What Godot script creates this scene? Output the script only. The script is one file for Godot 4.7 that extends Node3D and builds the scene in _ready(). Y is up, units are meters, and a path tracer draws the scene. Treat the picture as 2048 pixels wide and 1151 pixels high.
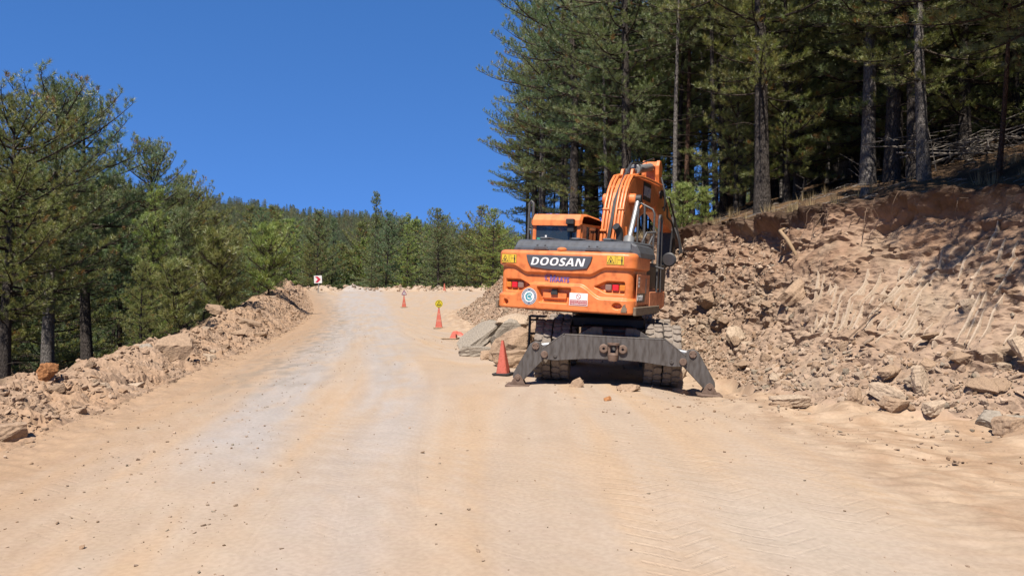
extends Node3D
# A dirt road under repair on a pine hillside: a wheeled digger parked at a fresh cut bank.

var rng := RandomNumberGenerator.new()
var M := {}
var taken := {}
var nz := {}

# ---------------------------------------------------------------- mesh collector
class MB:
	var v := PackedVector3Array()
	var n := PackedVector3Array()
	var uv := PackedVector2Array()
	var use_uv := false

	func tri(a: Vector3, b: Vector3, c: Vector3, na: Vector3, nb: Vector3, nc: Vector3) -> void:
		if (b - a).cross(c - a).dot(na + nb + nc) > 0.0:
			v.append_array([a, c, b]); n.append_array([na, nc, nb])
		else:
			v.append_array([a, b, c]); n.append_array([na, nb, nc])

	func face(p: Array, out: Vector3) -> void:
		var nn: Vector3 = (p[1] - p[0]).cross(p[2] - p[0])
		if p.size() == 4 and nn.length() < 1e-9:
			nn = (p[2] - p[0]).cross(p[3] - p[0])
		nn = nn.normalized()
		if nn.dot(out) < 0.0: nn = -nn
		if nn == Vector3.ZERO: nn = out.normalized()
		for i in range(1, p.size() - 1):
			tri(p[0], p[i], p[i + 1], nn, nn, nn)

	func add(o: MB, t: Transform3D) -> void:
		v.append_array(t * o.v)
		n.append_array(Transform3D(t.basis, Vector3.ZERO) * o.n)

	# box with chamfered edges
	func box(t: Transform3D, s: Vector3, bev := 0.01) -> void:
		var h := s * 0.5
		var b := minf(bev, minf(h.x, minf(h.y, h.z)) * 0.9)
		var q := func(sx: int, sy: int, sz: int, ax: int) -> Vector3:
			var p := Vector3(sx * h.x, sy * h.y, sz * h.z)
			if ax != 0: p.x -= sx * b
			if ax != 1: p.y -= sy * b
			if ax != 2: p.z -= sz * b
			return t * p
		var B := t.basis
		for sg in [-1, 1]:
			face([q.call(sg, -1, -1, 0), q.call(sg, 1, -1, 0), q.call(sg, 1, 1, 0), q.call(sg, -1, 1, 0)], B * Vector3(sg, 0, 0))
			face([q.call(-1, sg, -1, 1), q.call(1, sg, -1, 1), q.call(1, sg, 1, 1), q.call(-1, sg, 1, 1)], B * Vector3(0, sg, 0))
			face([q.call(-1, -1, sg, 2), q.call(1, -1, sg, 2), q.call(1, 1, sg, 2), q.call(-1, 1, sg, 2)], B * Vector3(0, 0, sg))
		for a in [-1, 1]:
			for c in [-1, 1]:
				face([q.call(a, c, -1, 0), q.call(a, c, 1, 0), q.call(a, c, 1, 1), q.call(a, c, -1, 1)], B * Vector3(a, c, 0))
				face([q.call(a, -1, c, 0), q.call(a, 1, c, 0), q.call(a, 1, c, 2), q.call(a, -1, c, 2)], B * Vector3(a, 0, c))
				face([q.call(-1, a, c, 1), q.call(1, a, c, 1), q.call(1, a, c, 2), q.call(-1, a, c, 2)], B * Vector3(0, a, c))
				for e in [-1, 1]:
					face([q.call(a, c, e, 0), q.call(a, c, e, 1), q.call(a, c, e, 2)], B * Vector3(a, c, e))

	# smooth tube through points, radius per point, closed ends
	func tube(p: Array, r: Array, sides := 8, caps := true) -> void:
		var m := p.size()
		var ring := []
		var nrm := []
		var up := Vector3(0.31, 0.9, 0.29)
		var d0: Vector3 = (p[1] - p[0]).normalized()
		if absf(d0.dot(up.normalized())) > 0.95: up = Vector3(1, 0.1, 0.2)
		var x := d0.cross(up).normalized()
		for i in m:
			var d: Vector3 = ((p[mini(i + 1, m - 1)] - p[maxi(i - 1, 0)]) as Vector3).normalized()
			x = (x - d * x.dot(d)).normalized()
			var y := d.cross(x)
			var rr := []
			var nn := []
			var rad: float = r[mini(i, r.size() - 1)]
			for k in sides:
				var a := TAU * k / sides
				var o := x * cos(a) + y * sin(a)
				nn.append(o); rr.append(p[i] + o * rad)
			ring.append(rr); nrm.append(nn)
		for i in m - 1:
			for k in sides:
				var j := (k + 1) % sides
				tri(ring[i][k], ring[i][j], ring[i + 1][j], nrm[i][k], nrm[i][j], nrm[i + 1][j])
				tri(ring[i][k], ring[i + 1][j], ring[i + 1][k], nrm[i][k], nrm[i + 1][j], nrm[i + 1][k])
		if caps:
			face(ring[0], p[0] - p[1])
			face(ring[m - 1], p[m - 1] - p[m - 2])

	# turned shape: profile of Vector2(radius, along), axis +Y of t, each band with its own normals
	func lathe(prof: Array, t: Transform3D, sides := 24) -> void:
		for i in prof.size() - 1:
			var a: Vector2 = prof[i]
			var b: Vector2 = prof[i + 1]
			var e := b - a
			if e.length() < 1e-7: continue
			var out := Vector2(e.y, -e.x).normalized()
			for k in sides:
				var t0 := TAU * k / sides
				var t1 := TAU * (k + 1) / sides
				var c0 := Vector3(cos(t0), 0, sin(t0))
				var c1 := Vector3(cos(t1), 0, sin(t1))
				var n0 := (t.basis * (c0 * out.x + Vector3(0, out.y, 0))).normalized()
				var n1 := (t.basis * (c1 * out.x + Vector3(0, out.y, 0))).normalized()
				var p := [t * (c0 * a.x + Vector3(0, a.y, 0)), t * (c1 * a.x + Vector3(0, a.y, 0)), t * (c1 * b.x + Vector3(0, b.y, 0)), t * (c0 * b.x + Vector3(0, b.y, 0))]
				if a.x > 1e-6: tri(p[0], p[1], p[2], n0, n1, n1)
				if b.x > 1e-6: tri(p[0], p[2], p[3], n0, n1, n0)

	func rod(a: Vector3, b: Vector3, r: float, sides := 12, bev := 0.004) -> void:
		var y := (b - a).normalized()
		var x := y.cross(Vector3(0.3, 0.2, 0.9)).normalized()
		var L := a.distance_to(b)
		var e := minf(bev, minf(r, L) * 0.4)
		lathe([Vector2(0, 0), Vector2(r - e, 0), Vector2(r, e), Vector2(r, L - e), Vector2(r - e, L), Vector2(0, L)], Transform3D(Basis(x, y, x.cross(y)), a), sides)

	# outline (counter-clockwise or not) in XY of t, from z0 to z1, edges chamfered
	func prism(outline: Array, t: Transform3D, z0: float, z1: float, bev := 0.006) -> void:
		var poly := PackedVector2Array(outline)
		if Geometry2D.is_polygon_clockwise(poly): poly.reverse()
		var m := poly.size()
		var ins := PackedVector2Array()
		for i in m:
			var e0 := (poly[i] - poly[(i + m - 1) % m]).normalized()
			var e1 := (poly[(i + 1) % m] - poly[i]).normalized()
			var n0 := Vector2(e0.y, -e0.x)
			var n1 := Vector2(e1.y, -e1.x)
			var bis := (n0 + n1).normalized()
			ins.append(poly[i] - bis * (bev / maxf(0.35, bis.dot(n1))))
		var idx := Geometry2D.triangulate_polygon(ins)
		var nz1 := (t.basis * Vector3(0, 0, 1)).normalized()
		for k in range(0, idx.size(), 3):
			var q := [ins[idx[k]], ins[idx[k + 1]], ins[idx[k + 2]]]
			tri(t * Vector3(q[0].x, q[0].y, z1), t * Vector3(q[1].x, q[1].y, z1), t * Vector3(q[2].x, q[2].y, z1), nz1, nz1, nz1)
			tri(t * Vector3(q[0].x, q[0].y, z0), t * Vector3(q[1].x, q[1].y, z0), t * Vector3(q[2].x, q[2].y, z0), -nz1, -nz1, -nz1)
		for i in m:
			var j := (i + 1) % m
			var e := poly[j] - poly[i]
			if e.length() < 1e-6: continue
			var o := t.basis * Vector3(e.y, -e.x, 0)
			var a := poly[i]; var b := poly[j]; var ia := ins[i]; var ib := ins[j]
			face([t * Vector3(a.x, a.y, z0 + bev), t * Vector3(b.x, b.y, z0 + bev), t * Vector3(b.x, b.y, z1 - bev), t * Vector3(a.x, a.y, z1 - bev)], o)
			face([t * Vector3(a.x, a.y, z1 - bev), t * Vector3(b.x, b.y, z1 - bev), t * Vector3(ib.x, ib.y, z1), t * Vector3(ia.x, ia.y, z1)], o.normalized() + nz1)
			face([t * Vector3(a.x, a.y, z0 + bev), t * Vector3(b.x, b.y, z0 + bev), t * Vector3(ib.x, ib.y, z0), t * Vector3(ia.x, ia.y, z0)], o.normalized() - nz1)

	func mesh(m: Material) -> ArrayMesh:
		var a := []
		a.resize(Mesh.ARRAY_MAX)
		a[Mesh.ARRAY_VERTEX] = v
		if n.size() == v.size(): a[Mesh.ARRAY_NORMAL] = n
		if uv.size() == v.size(): a[Mesh.ARRAY_TEX_UV] = uv
		var am := ArrayMesh.new()
		am.add_surface_from_arrays(Mesh.PRIMITIVE_TRIANGLES, a)
		am.surface_set_material(0, m)
		return am

func raw_mesh(v: PackedVector3Array, c: PackedColorArray, m: Material, n := PackedVector3Array(), uv := PackedVector2Array(), idx := PackedInt32Array(), uv2 := PackedVector2Array()) -> ArrayMesh:
	var a := []
	a.resize(Mesh.ARRAY_MAX)
	a[Mesh.ARRAY_VERTEX] = v
	if c.size(): a[Mesh.ARRAY_COLOR] = c
	if n.size(): a[Mesh.ARRAY_NORMAL] = n
	if uv.size(): a[Mesh.ARRAY_TEX_UV] = uv
	if uv2.size(): a[Mesh.ARRAY_TEX_UV2] = uv2
	if idx.size(): a[Mesh.ARRAY_INDEX] = idx
	var am := ArrayMesh.new()
	am.add_surface_from_arrays(Mesh.PRIMITIVE_TRIANGLES, a)
	am.surface_set_material(0, m)
	return am

# ---------------------------------------------------------------- naming
func numbered(s: String) -> String:
	taken[s] = taken.get(s, -1) + 1
	return s if taken[s] == 0 else "%s_%03d" % [s, taken[s]]

func tag(o: Node, label := "", category := "", group := "", kind := "") -> Node:
	if label: o.set_meta("label", label)
	if category: o.set_meta("category", category)
	if group: o.set_meta("group", group)
	if kind: o.set_meta("kind", kind)
	return o

func thing(called: String, label: String, category: String, t := Transform3D(), group := "") -> Node3D:
	var o := Node3D.new()
	o.name = numbered(called)
	o.transform = t
	add_child(o)
	tag(o, label, category, group)
	return o

var kid_names := {}
func obj(called: String, mesh: Mesh, parent: Node, t := Transform3D(), label := "") -> MeshInstance3D:
	var o := MeshInstance3D.new()
	if parent == self:
		o.name = numbered(called)
	else:
		var key := str(parent.get_instance_id()) + called
		kid_names[key] = kid_names.get(key, -1) + 1
		o.name = called if kid_names[key] == 0 else "%s_%03d" % [called, kid_names[key]]
	o.mesh = mesh
	o.transform = t
	parent.add_child(o, true)
	if label: o.set_meta("label", label)
	return o

func scatter(called: String, mesh: Mesh, at: Array, tint: Array, label: String, category := "", kind := "stuff") -> MultiMeshInstance3D:
	var mm := MultiMesh.new()
	mm.transform_format = MultiMesh.TRANSFORM_3D
	mm.use_colors = tint.size() > 0
	mm.mesh = mesh
	mm.instance_count = at.size()
	for i in at.size():
		mm.set_instance_transform(i, at[i])
		if tint.size(): mm.set_instance_color(i, tint[i])
	var o := MultiMeshInstance3D.new()
	o.name = numbered(called)
	o.multimesh = mm
	add_child(o)
	tag(o, label, category, "", kind)
	return o

# ---------------------------------------------------------------- materials
func lin(r: float, g: float, b: float) -> Color:
	return Color(r * 0.82, g * 0.82, b * 0.82).linear_to_srgb()

func noise_tex(size: int, freq: float, lo: Color, hi: Color, seed_ := 1, type := FastNoiseLite.TYPE_SIMPLEX_SMOOTH, octaves := 5, mid = null) -> NoiseTexture2D:
	var f := FastNoiseLite.new()
	f.seed = seed_; f.noise_type = type; f.frequency = freq; f.fractal_octaves = octaves
	var t := NoiseTexture2D.new()
	t.width = size; t.height = size; t.seamless = true; t.noise = f; t.generate_mipmaps = false
	var g := Gradient.new()
	g.set_color(0, lo); g.set_color(1, hi)
	if mid != null: g.add_point(0.5, mid)
	t.color_ramp = g
	return t

func plain(called: String, c: Color, rough := 0.6, metal := 0.0) -> StandardMaterial3D:
	var m := StandardMaterial3D.new()
	m.resource_name = called
	m.albedo_color = c
	m.roughness = rough
	m.metallic = metal
	M[called] = m
	return m

func grimy(called: String, c: Color, tex: Texture2D, scale: float, rough := 0.6, metal := 0.0, bump: Texture2D = null, depth := 0.3) -> StandardMaterial3D:
	var m := plain(called, c, rough, metal)
	m.albedo_texture = tex
	m.uv1_triplanar = true
	m.uv1_scale = Vector3.ONE * scale
	if bump:
		m.heightmap_enabled = true
		m.heightmap_texture = bump
		m.heightmap_scale = depth
	return m

func noise(seed_: int, freq: float, type := FastNoiseLite.TYPE_SIMPLEX_SMOOTH, octaves := 4) -> FastNoiseLite:
	var f := FastNoiseLite.new()
	f.seed = seed_; f.frequency = freq; f.noise_type = type; f.fractal_octaves = octaves
	if octaves <= 1: f.fractal_type = FastNoiseLite.FRACTAL_NONE
	return f

func make_materials() -> void:
	var g := func(x: float) -> Color: return Color(x, x, x)
	M.tex_dirt = noise_tex(1024, 0.012, g.call(0.72), g.call(1.0), 3, FastNoiseLite.TYPE_SIMPLEX_SMOOTH, 7, g.call(0.93))
	M.tex_bump = noise_tex(1024, 0.02, g.call(0.0), g.call(1.0), 5, FastNoiseLite.TYPE_SIMPLEX_SMOOTH, 7)
	M.tex_rock = noise_tex(1024, 0.01, g.call(0.0), g.call(1.0), 6, FastNoiseLite.TYPE_SIMPLEX, 7)
	M.tex_grime = noise_tex(512, 0.012, Color(0.78, 0.74, 0.7), Color(1, 1, 1), 9, FastNoiseLite.TYPE_SIMPLEX_SMOOTH, 6, Color(0.96, 0.95, 0.94))
	var m: StandardMaterial3D
	for k in [["earth", 0.9, 1.2], ["bank_earth", 0.55, 3.0], ["needle_litter", 0.8, 2.5]]:
		m = plain(k[0], lin(1, 1, 1), 0.95)
		m.vertex_color_use_as_albedo = true
		m.albedo_texture = M.tex_dirt
		m.uv1_triplanar = true; m.uv1_world_triplanar = true
		m.uv1_scale = Vector3.ONE * k[1]
		m.heightmap_enabled = true
		m.heightmap_texture = M.tex_rock
		m.heightmap_scale = k[2]
		m.metallic_specular = 0.2
	m = plain("rock", lin(1, 1, 1), 0.9)
	m.vertex_color_use_as_albedo = true
	m.albedo_texture = M.tex_dirt
	m.uv1_triplanar = true
	m.uv1_scale = Vector3(1.5, 1.9, 1.5)
	m.heightmap_enabled = true; m.heightmap_texture = M.tex_rock; m.heightmap_scale = 0.8
	m.metallic_specular = 0.25
	# foliage and bark
	for k in [["needles", 1.0, 1.0, 1.0], ["needles_olive", 1.12, 1.0, 0.75], ["needles_blue", 0.82, 0.98, 1.12], ["needles_bright", 1.35, 1.4, 0.9]]:
		m = plain(k[0], lin(k[1] * 0.98, k[2] * 0.98, k[3] * 0.98) if k[1] <= 1.0 else Color(1, 1, 1), 0.42)
		m.albedo_color = Color(pow(k[1], 1 / 2.2), pow(k[2], 1 / 2.2), pow(k[3], 1 / 2.2))
		m.vertex_color_use_as_albedo = true
		m.backlight_enabled = true
		m.backlight = Color(0.75, 0.8, 0.45)
		m.metallic_specular = 0.5
	for k in [["bark", 0.13, 0.112, 0.1], ["bark_red", 0.19, 0.115, 0.08], ["bark_pale", 0.27, 0.245, 0.225], ["twig", 0.13, 0.105, 0.085]]:
		m = plain(k[0], Color(k[1], k[2], k[3]).linear_to_srgb(), 0.95)
		m.albedo_texture = noise_tex(512, 0.02, g.call(0.35), g.call(1.0), 12, FastNoiseLite.TYPE_SIMPLEX_SMOOTH, 5, g.call(0.8))if not M.has("bark_tex") else M.bark_tex
		M.bark_tex = m.albedo_texture
		m.uv1_triplanar = true
		m.uv1_scale = Vector3(3.5, 0.7, 3.5)
		m.heightmap_enabled = true
		m.heightmap_texture = M.tex_rock
		m.heightmap_scale = 4.0
		m.metallic_specular = 0.15
	plain("dead_wood", lin(0.22, 0.19, 0.16), 0.9)
	grimy("root_wood", lin(0.2, 0.13, 0.085), M.tex_dirt, 3.0, 0.95)
	grimy("split_wood", lin(0.38, 0.26, 0.15), M.tex_dirt, 3.0, 0.85)

# ---------------------------------------------------------------- the lie of the land (d = metres ahead, i.e. -z)
const XL := [[-16, -3.6], [3, -4.4], [7.6, -5.05], [15.5, -6.3], [24, -7.6], [36, -10.0], [50, -13.5], [64, -17.5], [74, -20.5], [82, -23.0]]
const XR := [[-16, 15.0], [3, 9.2], [6, 7.5], [8.4, 5.7], [9.6, 4.5], [11, 3.9], [13, 3.75], [16, 3.5], [18, 2.4], [20.5, 0.9], [24, -0.3], [28, -1.2], [40, -2.9], [47, -2.8], [53, -0.8], [58, 4.0], [64, 11.0], [72, 18.0], [82, 25.0]]
const XC := [[-16, 18.2], [3, 12.6], [8, 10.2], [10, 8.9], [11.5, 7.8], [13.5, 6.25], [17.5, 5.1], [20, 4.4], [26, 2.7], [40, 0.5], [47, 0.6], [53, 3.0], [58, 8.0], [64, 15.0], [72, 22.0], [82, 29.0]]
const CH := [[-16, 3.2], [10, 3.1], [18, 3.1], [26, 2.9], [40, 2.7], [47, 2.5], [56, 2.2], [82, 2.0]]
const BH := [[-16, 0.3], [7, 0.27], [11, 0.29], [16.5, 0.36], [22, 0.55], [27, 0.85], [36, 0.95], [46, 1.25], [54, 1.0], [64, 0.7], [74, 0.6], [82, 0.5]]
const GR := [[-16, -0.05], [24, 0.0], [30, 0.03], [42, 0.1], [52, 0.3], [62, 0.62], [70, 0.98], [76, 1.2], [82, 1.25]]
const STRIP_A := [[4, -2.0], [7.2, -2.75], [11.3, -3.5], [22, -5.3], [32, -7.0], [50, -10.8], [80, -17]]
const STRIP_B := [[2, -0.7], [5.5, -1.3], [7.2, -1.45], [11.3, -1.75], [18.6, -3.1], [31, -5.6], [50, -9.2], [80, -15]]

var bank: MeshInstance3D

func tab(t: Array, d: float) -> float:
	if d <= t[0][0]: return t[0][1]
	var m := t.size()
	if d >= t[m - 1][0]: return t[m - 1][1]
	var i := 0
	while d > t[i + 1][0]: i += 1
	var x0: float = t[i][0]; var x1: float = t[i + 1][0]
	var y0: float = t[i][1]; var y1: float = t[i + 1][1]
	var s := (y1 - y0) / (x1 - x0)
	var s0: float = s if i == 0 else 0.5 * (s + (y0 - t[i - 1][1]) / (x0 - t[i - 1][0]))
	var s1: float = s if i + 2 >= m else 0.5 * (s + (t[i + 2][1] - y1) / (t[i + 2][0] - x1))
	var h := x1 - x0
	var u := (d - x0) / h
	var u2 := u * u; var u3 := u2 * u
	return y0 * (2 * u3 - 3 * u2 + 1) + s0 * h * (u3 - 2 * u2 + u) + y1 * (3 * u2 - 2 * u3) + s1 * h * (u3 - u2)

func ss(a: float, b: float, x: float) -> float:
	return smoothstep(a, b, x)

func berm_w(d: float) -> float:
	return lerpf(2.4, 4.0, ss(8, 50, d))

func far_h(x: float, d: float) -> float:
	var ridge: float = clampf(46.0 - (x + 33.0) * 0.125, 6.0, 90.0) + nz.hump.get_noise_2d(x * 0.02, 7.0) * 6.0
	var y := lerpf(-6.0, ridge, pow(clampf((d - 150.0) / 450.0, 0, 1), 1.15))
	if d > 600.0: y = ridge - (d - 600.0) * 0.15
	return y + nz.hump.get_noise_2d(x * 0.05, d * 0.05) * 2.0 * ss(90, 200, d)

# height of the open ground; the bank and berm get their crumbled relief on top of it
func land(x: float, d: float) -> float:
	var g := tab(GR, d)
	var xl := tab(XL, d); var xr := tab(XR, d); var xc := tab(XC, d)
	var y := g
	if x < xl:
		var w := berm_w(d)
		var u := xl - x
		var bh: float = tab(BH, d) * (1.0 + 0.45 * nz.hump.get_noise_2d(x * 0.35, d * 0.55))
		if u < 0.5 * w:
			y = g + bh * ss(-0.05, 0.5, u / w * 0.97)
		else:
			var o := u - 0.5 * w
			y = g + bh - (0.62 * o * o / (o + 0.7)) - 0.0
			var low: float = -6.0 + 1.2 * nz.hump.get_noise_2d(x * 0.1, d * 0.1)
			y = maxf(y, low) if y > low + 0.01 else low
	elif x < xr:
		var e := ss(1.5, 4.5, x) * ss(24, 16, d) * ss(9, 12, d)
		y = g - 0.15 * e - 0.12 * exp(-pow((x - 3.2) / 0.7, 2.0) - pow((d - 12.2) / 1.0, 2.0)) + 0.03 * nz.hump.get_noise_2d(x * 0.6, d * 0.4)
		y += 0.012 * nz.hump.get_noise_2d(x * 2.2, d * 0.3)
		var rough := ss(-0.6, 0.6, x - 3.1 + 0.4 * nz.hump.get_noise_2d(d * 0.9, 3.0)) * ss(26, 20, d)
		rough = maxf(rough, ss(1.1, 0.0, x - xl))
		y += rough * (0.022 * nz.fine.get_noise_2d(x * 1.3, d * 0.8) + 0.05 * nz.hump.get_noise_2d(x * 1.3 + 9, d * 1.3))
		y += 0.18 * ss(1.6, 0.0, xr - x) * (0.6 + nz.hump.get_noise_2d(x, d))
	elif x < xc:
		var t := (x - xr) / maxf(xc - xr, 0.1)
		var ch := tab(CH, d)
		var p := 0.0
		if t < 0.4: p = 0.30 * pow(t / 0.4, 1.15)
		elif t < 0.86: p = lerpf(0.30, 0.93, (t - 0.4) / 0.46)
		else: p = lerpf(0.93, 1.0, sin((t - 0.86) / 0.14 * PI * 0.5))
		y = g + 0.1 + (ch - 0.1) * p
	else:
		var o := x - xc
		y = g + tab(CH, d) + 0.28 * minf(o, 70.0) - 0.0012 * minf(o, 70.0) * minf(o, 70.0) + 0.18 * nz.hump.get_noise_2d(x * 0.5, d * 0.5) * ss(0, 2, o)
	if d > 76.0:
		if d < 81.0:
			y += maxf(0, 0.55 * (0.7 + nz.hump.get_noise_2d(x * 0.9, 2.0)) * exp(-pow((d - 78.2) / 0.9, 2.0)))
		var f := far_h(x, d)
		y = lerpf(y, f, ss(79.0, 98.0, d) * ss(0.36 * d, 0.22 * d, x))
	return y

# direction out of the cut bank, horizontal, at distance d
func bank_out(d: float) -> Vector3:
	var s := (tab(XR, d + 0.6) - tab(XR, d - 0.6) + tab(XC, d + 0.6) - tab(XC, d - 0.6)) / 2.4
	s = clampf(s, -1.6, 1.6)
	return Vector3(-1.0, 0.0, -s).normalized()

# how far the crumbled bank stands out of its mean face, and how pale it was scraped (x), how dark with humus (y)
func bank_relief(x: float, y: float, z: float, t: float, along: float) -> Vector3:
	var wx: float = x + 0.25 * nz.hump.get_noise_3d(x * 1.5, y * 1.5, z * 1.5)
	var wy: float = y + 0.2 * nz.hump.get_noise_3d(x * 1.5 + 40, y * 1.5, z * 1.5)
	var big: float = nz.cell.get_noise_3d(wx * 0.9, wy * 1.7, z * 0.9)
	var mid: float = nz.cell.get_noise_3d(wx * 2.6 + 9, wy * 5.0, z * 2.6)
	var fin: float = nz.fine.get_noise_3d(x, y * 1.8, z)
	var hum: float = nz.hump.get_noise_3d(x * 0.7, y * 0.9, z * 0.7)
	var body := ss(0.02, 0.3, t) * ss(1.0, 0.9, t)
	var o := (lerpf(0.1, 0.15, ss(7.0, 9.5, along)) * big + 0.06 * mid + lerpf(0.2, 0.28, ss(7.0, 9.5, along)) * hum) * body + 0.05 * fin * (0.4 + 0.6 * body)
	o += (0.05 * mid + 0.04 * big) * ss(0.3, 0.0, t)
	# the sod lip that overhangs the top
	o += 0.24 * ss(0.86, 0.93, t) * ss(1.0, 0.94, t) * (0.8 + 0.9 * nz.hump.get_noise_2d(along * 0.8, 5.0))
	o -= 0.26 * ss(0.62, 0.78, t) * ss(0.9, 0.84, t) * maxf(0.0, 0.5 + 1.4 * nz.hump.get_noise_2d(along * 0.55, 1.0))
	# tooth marks of the bucket
	var up := t * 4.0
	var zone := ss(8.0, 8.6, along) * ss(17.5, 15.5, along) * ss(0.26, 0.34, t) * ss(0.84, 0.72, t)
	var patch := ss(-0.3, 0.02, nz.hump.get_noise_2d(along * 0.42 + 3, up * 0.9 + 8) + 0.12)
	var gx: float = (along - up * 0.36 + 0.12 * nz.hump.get_noise_2d(along * 0.6, up * 0.8)) / 0.2
	var gid := floorf(gx)
	var gr: float = fposmod(sin(gid * 12.9898) * 43758.5453, 1.0)
	var rowp := fposmod(up * (0.45 + 0.25 * gr) + gr * 7.0, 1.0)
	var ph := fposmod(gx, 1.0)
	var s := pow(maxf(0.0, sin(ph * PI)), 2.0) * zone * patch * ss(0.0, 0.12, rowp) * ss(0.85, 0.6, rowp) * ss(0.12, 0.3, gr)
	o = o * (1.0 - 0.25 * zone * patch) - 0.03 * s
	return Vector3(o, s, hum)

func road_color(x: float, d: float) -> Color:
	var n1: float = nz.hump.get_noise_2d(x * 0.8, d * 0.25)
	var n2: float = nz.hump.get_noise_2d(x * 2.6 + 30, d * 0.7)
	var n3: float = nz.fine.get_noise_2d(x * 0.6, d * 0.35)
	var xl := tab(XL, d)
	var u := x - lerpf(tab(STRIP_B, d), -0.02 * d, ss(0.0, 3.0, x - tab(STRIP_B, d)))
	var sk: float = nz.hump.get_noise_2d(u * 2.4 + 11, d * 0.1)
	var sk2: float = nz.fine.get_noise_2d(u * 1.7 + 5, d * 0.035)
	var c := Color(0.45, 0.345, 0.252).lerp(Color(0.44, 0.35, 0.272), clampf(0.5 + 1.1 * n1, 0, 1))
	c = c.lerp(Color(0.45, 0.328, 0.222), clampf(0.4 * n2 + 2.0 * sk, 0, 0.9))
	c = c.lerp(Color(0.43, 0.35, 0.275), clampf(0.9 * sk2 - 0.5 * sk, 0, 0.6))
	var ga := exp(-pow((x - tab(STRIP_A, d)) / lerpf(0.48, 1.1, ss(8, 40, d)), 4.0)) * ss(5.5, 8.5, d)
	var gb := exp(-pow((x - tab(STRIP_B, d)) / lerpf(0.5, 1.1, ss(8, 40, d)), 4.0))
	var grey := maxf(ga, gb * lerpf(0.35, 0.85, ss(5.0, 11.0, d))) * clampf(0.75 + 0.7 * n1 + 0.5 * n2 + 0.6 * sk, 0, 1)
	c = c.lerp(Color(0.40, 0.362, 0.335), clampf(grey * 1.15, 0, 0.95))
	var pale := exp(-pow((x - 1.9) / 0.7, 2.0)) * exp(-pow((d - 5.0) / 1.2, 2.0))
	c = c.lerp(Color(0.45, 0.38, 0.31), pale * 0.8)
	# gravel stain by the berm, damp grey
	var st := exp(-pow((x - xl - 1.1 - 0.5 * n2) / 1.0, 2.0)) * ss(9, 14, d) * clampf(0.35 + 1.3 * n2 + 0.9 * n3, 0, 0.8)
	c = c.lerp(Color(0.25, 0.215, 0.175), st)
	# churned shoulder under the bank and digger
	var sh := ss(-0.5, 0.9, x - 2.9 + 0.5 * n1) * ss(24, 17, d)
	sh = maxf(sh, ss(-1.6, -0.1, x - tab(XR, d)) * 0.8)
	c = c.lerp(Color(0.345, 0.232, 0.15).lerp(Color(0.45, 0.335, 0.235), clampf(0.5 + 1.6 * n2 + n3, 0, 1)), sh * 0.85)
	var edge := ss(2.2, 0.0, x - xl + 0.6 * n2)
	c = c.lerp(Color(0.385, 0.262, 0.168), edge * 0.9)
	return c * (1.0 + 0.03 * n3 + 0.07 * sk2 + 0.05 * sk)

func make_road_relief() -> ImageTexture:
	# 16 m square of dust: grain, and the cleat prints of tyres
	var f := noise(21, 0.28, FastNoiseLite.TYPE_SIMPLEX, 3)
	var im := f.get_image(2048, 2048, false, false, true)
	im.convert(Image.FORMAT_RGB8)
	im.adjust_bcs(1.0, 0.05, 1.0)
	im.convert(Image.FORMAT_L8)
	var r := RandomNumberGenerator.new()
	r.seed = 4
	var px := 128.0
	var put := func(x: float, z: float, dv: float) -> void:
		var u := int(fposmod(x * px, 2048.0)); var w := int(fposmod(z * px, 2048.0))
		var c := im.get_pixel(u, w).r
		im.set_pixel(u, w, Color(clampf(c + dv, 0, 1), 0, 0))
	# tracks: x at the near end, drift per metre, from d to d, cleat pitch, strength
	for tr in [[1.05, -0.02, 4.0, 9.5, 0.17, 0.5], [1.75, -0.02, 4.2, 9.8, 0.17, 0.42], [2.45, 0.03, 4.0, 7.5, 0.2, 0.34], [0.2, -0.1, 4.0, 11.0, 0.16, 0.16], [-3.6, -0.16, 6.0, 14.5, 0.16, 0.25], [-1.0, -0.14, 4.0, 13.0, 0.15, 0.12], [-2.9, -0.15, 4.4, 14.0, 0.15, 0.15]]:
		var d: float = tr[2]
		while d < tr[3]:
			var xc: float = tr[0] + tr[1] * (d - tr[2])
			var stren: float = tr[5] * clampf(0.5 + 1.5 * nz.hump.get_noise_2d(xc * 2.0, d * 1.2), 0.0, 1.0)
			if stren > 0.03:
				for side in [-1, 1]:
					for i in 34:
						var a := i / 34.0
						var lx: float = xc + side * (0.02 + 0.25 * a) + r.randf_range(-0.004, 0.004)
						var lz := d + 0.16 * a + (0.06 if side > 0 else 0.0)
						for w in 5:
							put.call(lx, -(lz + w * 0.007), -stren * (0.55 if w in [0, 4] else 1.0))
						put.call(lx, -(lz + 0.045), stren * 0.5)
			d += tr[4]
	# long fine ruts
	for k in 26:
		var x0 := r.randf_range(-5.0, 3.2)
		var dr := r.randf_range(-0.2, -0.08) if x0 < 0.5 else r.randf_range(-0.08, 0.06)
		var from := r.randf_range(3.5, 9.0)
		var len_ := r.randf_range(2.0, 6.0)
		var stv := r.randf_range(0.05, 0.2)
		var nn := int(len_ * px)
		for i in nn:
			var dd := from + i / px
			var xx := x0 + dr * (dd - from) + 0.02 * sin(dd * 1.7 + k)
			for w in 3: put.call(xx + w * 0.008, -dd, -stv * sin(PI * i / nn))
			put.call(xx + 0.028, -dd, stv * 0.6 * sin(PI * i / nn))
	var t := ImageTexture.create_from_image(im)
	return t

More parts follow.
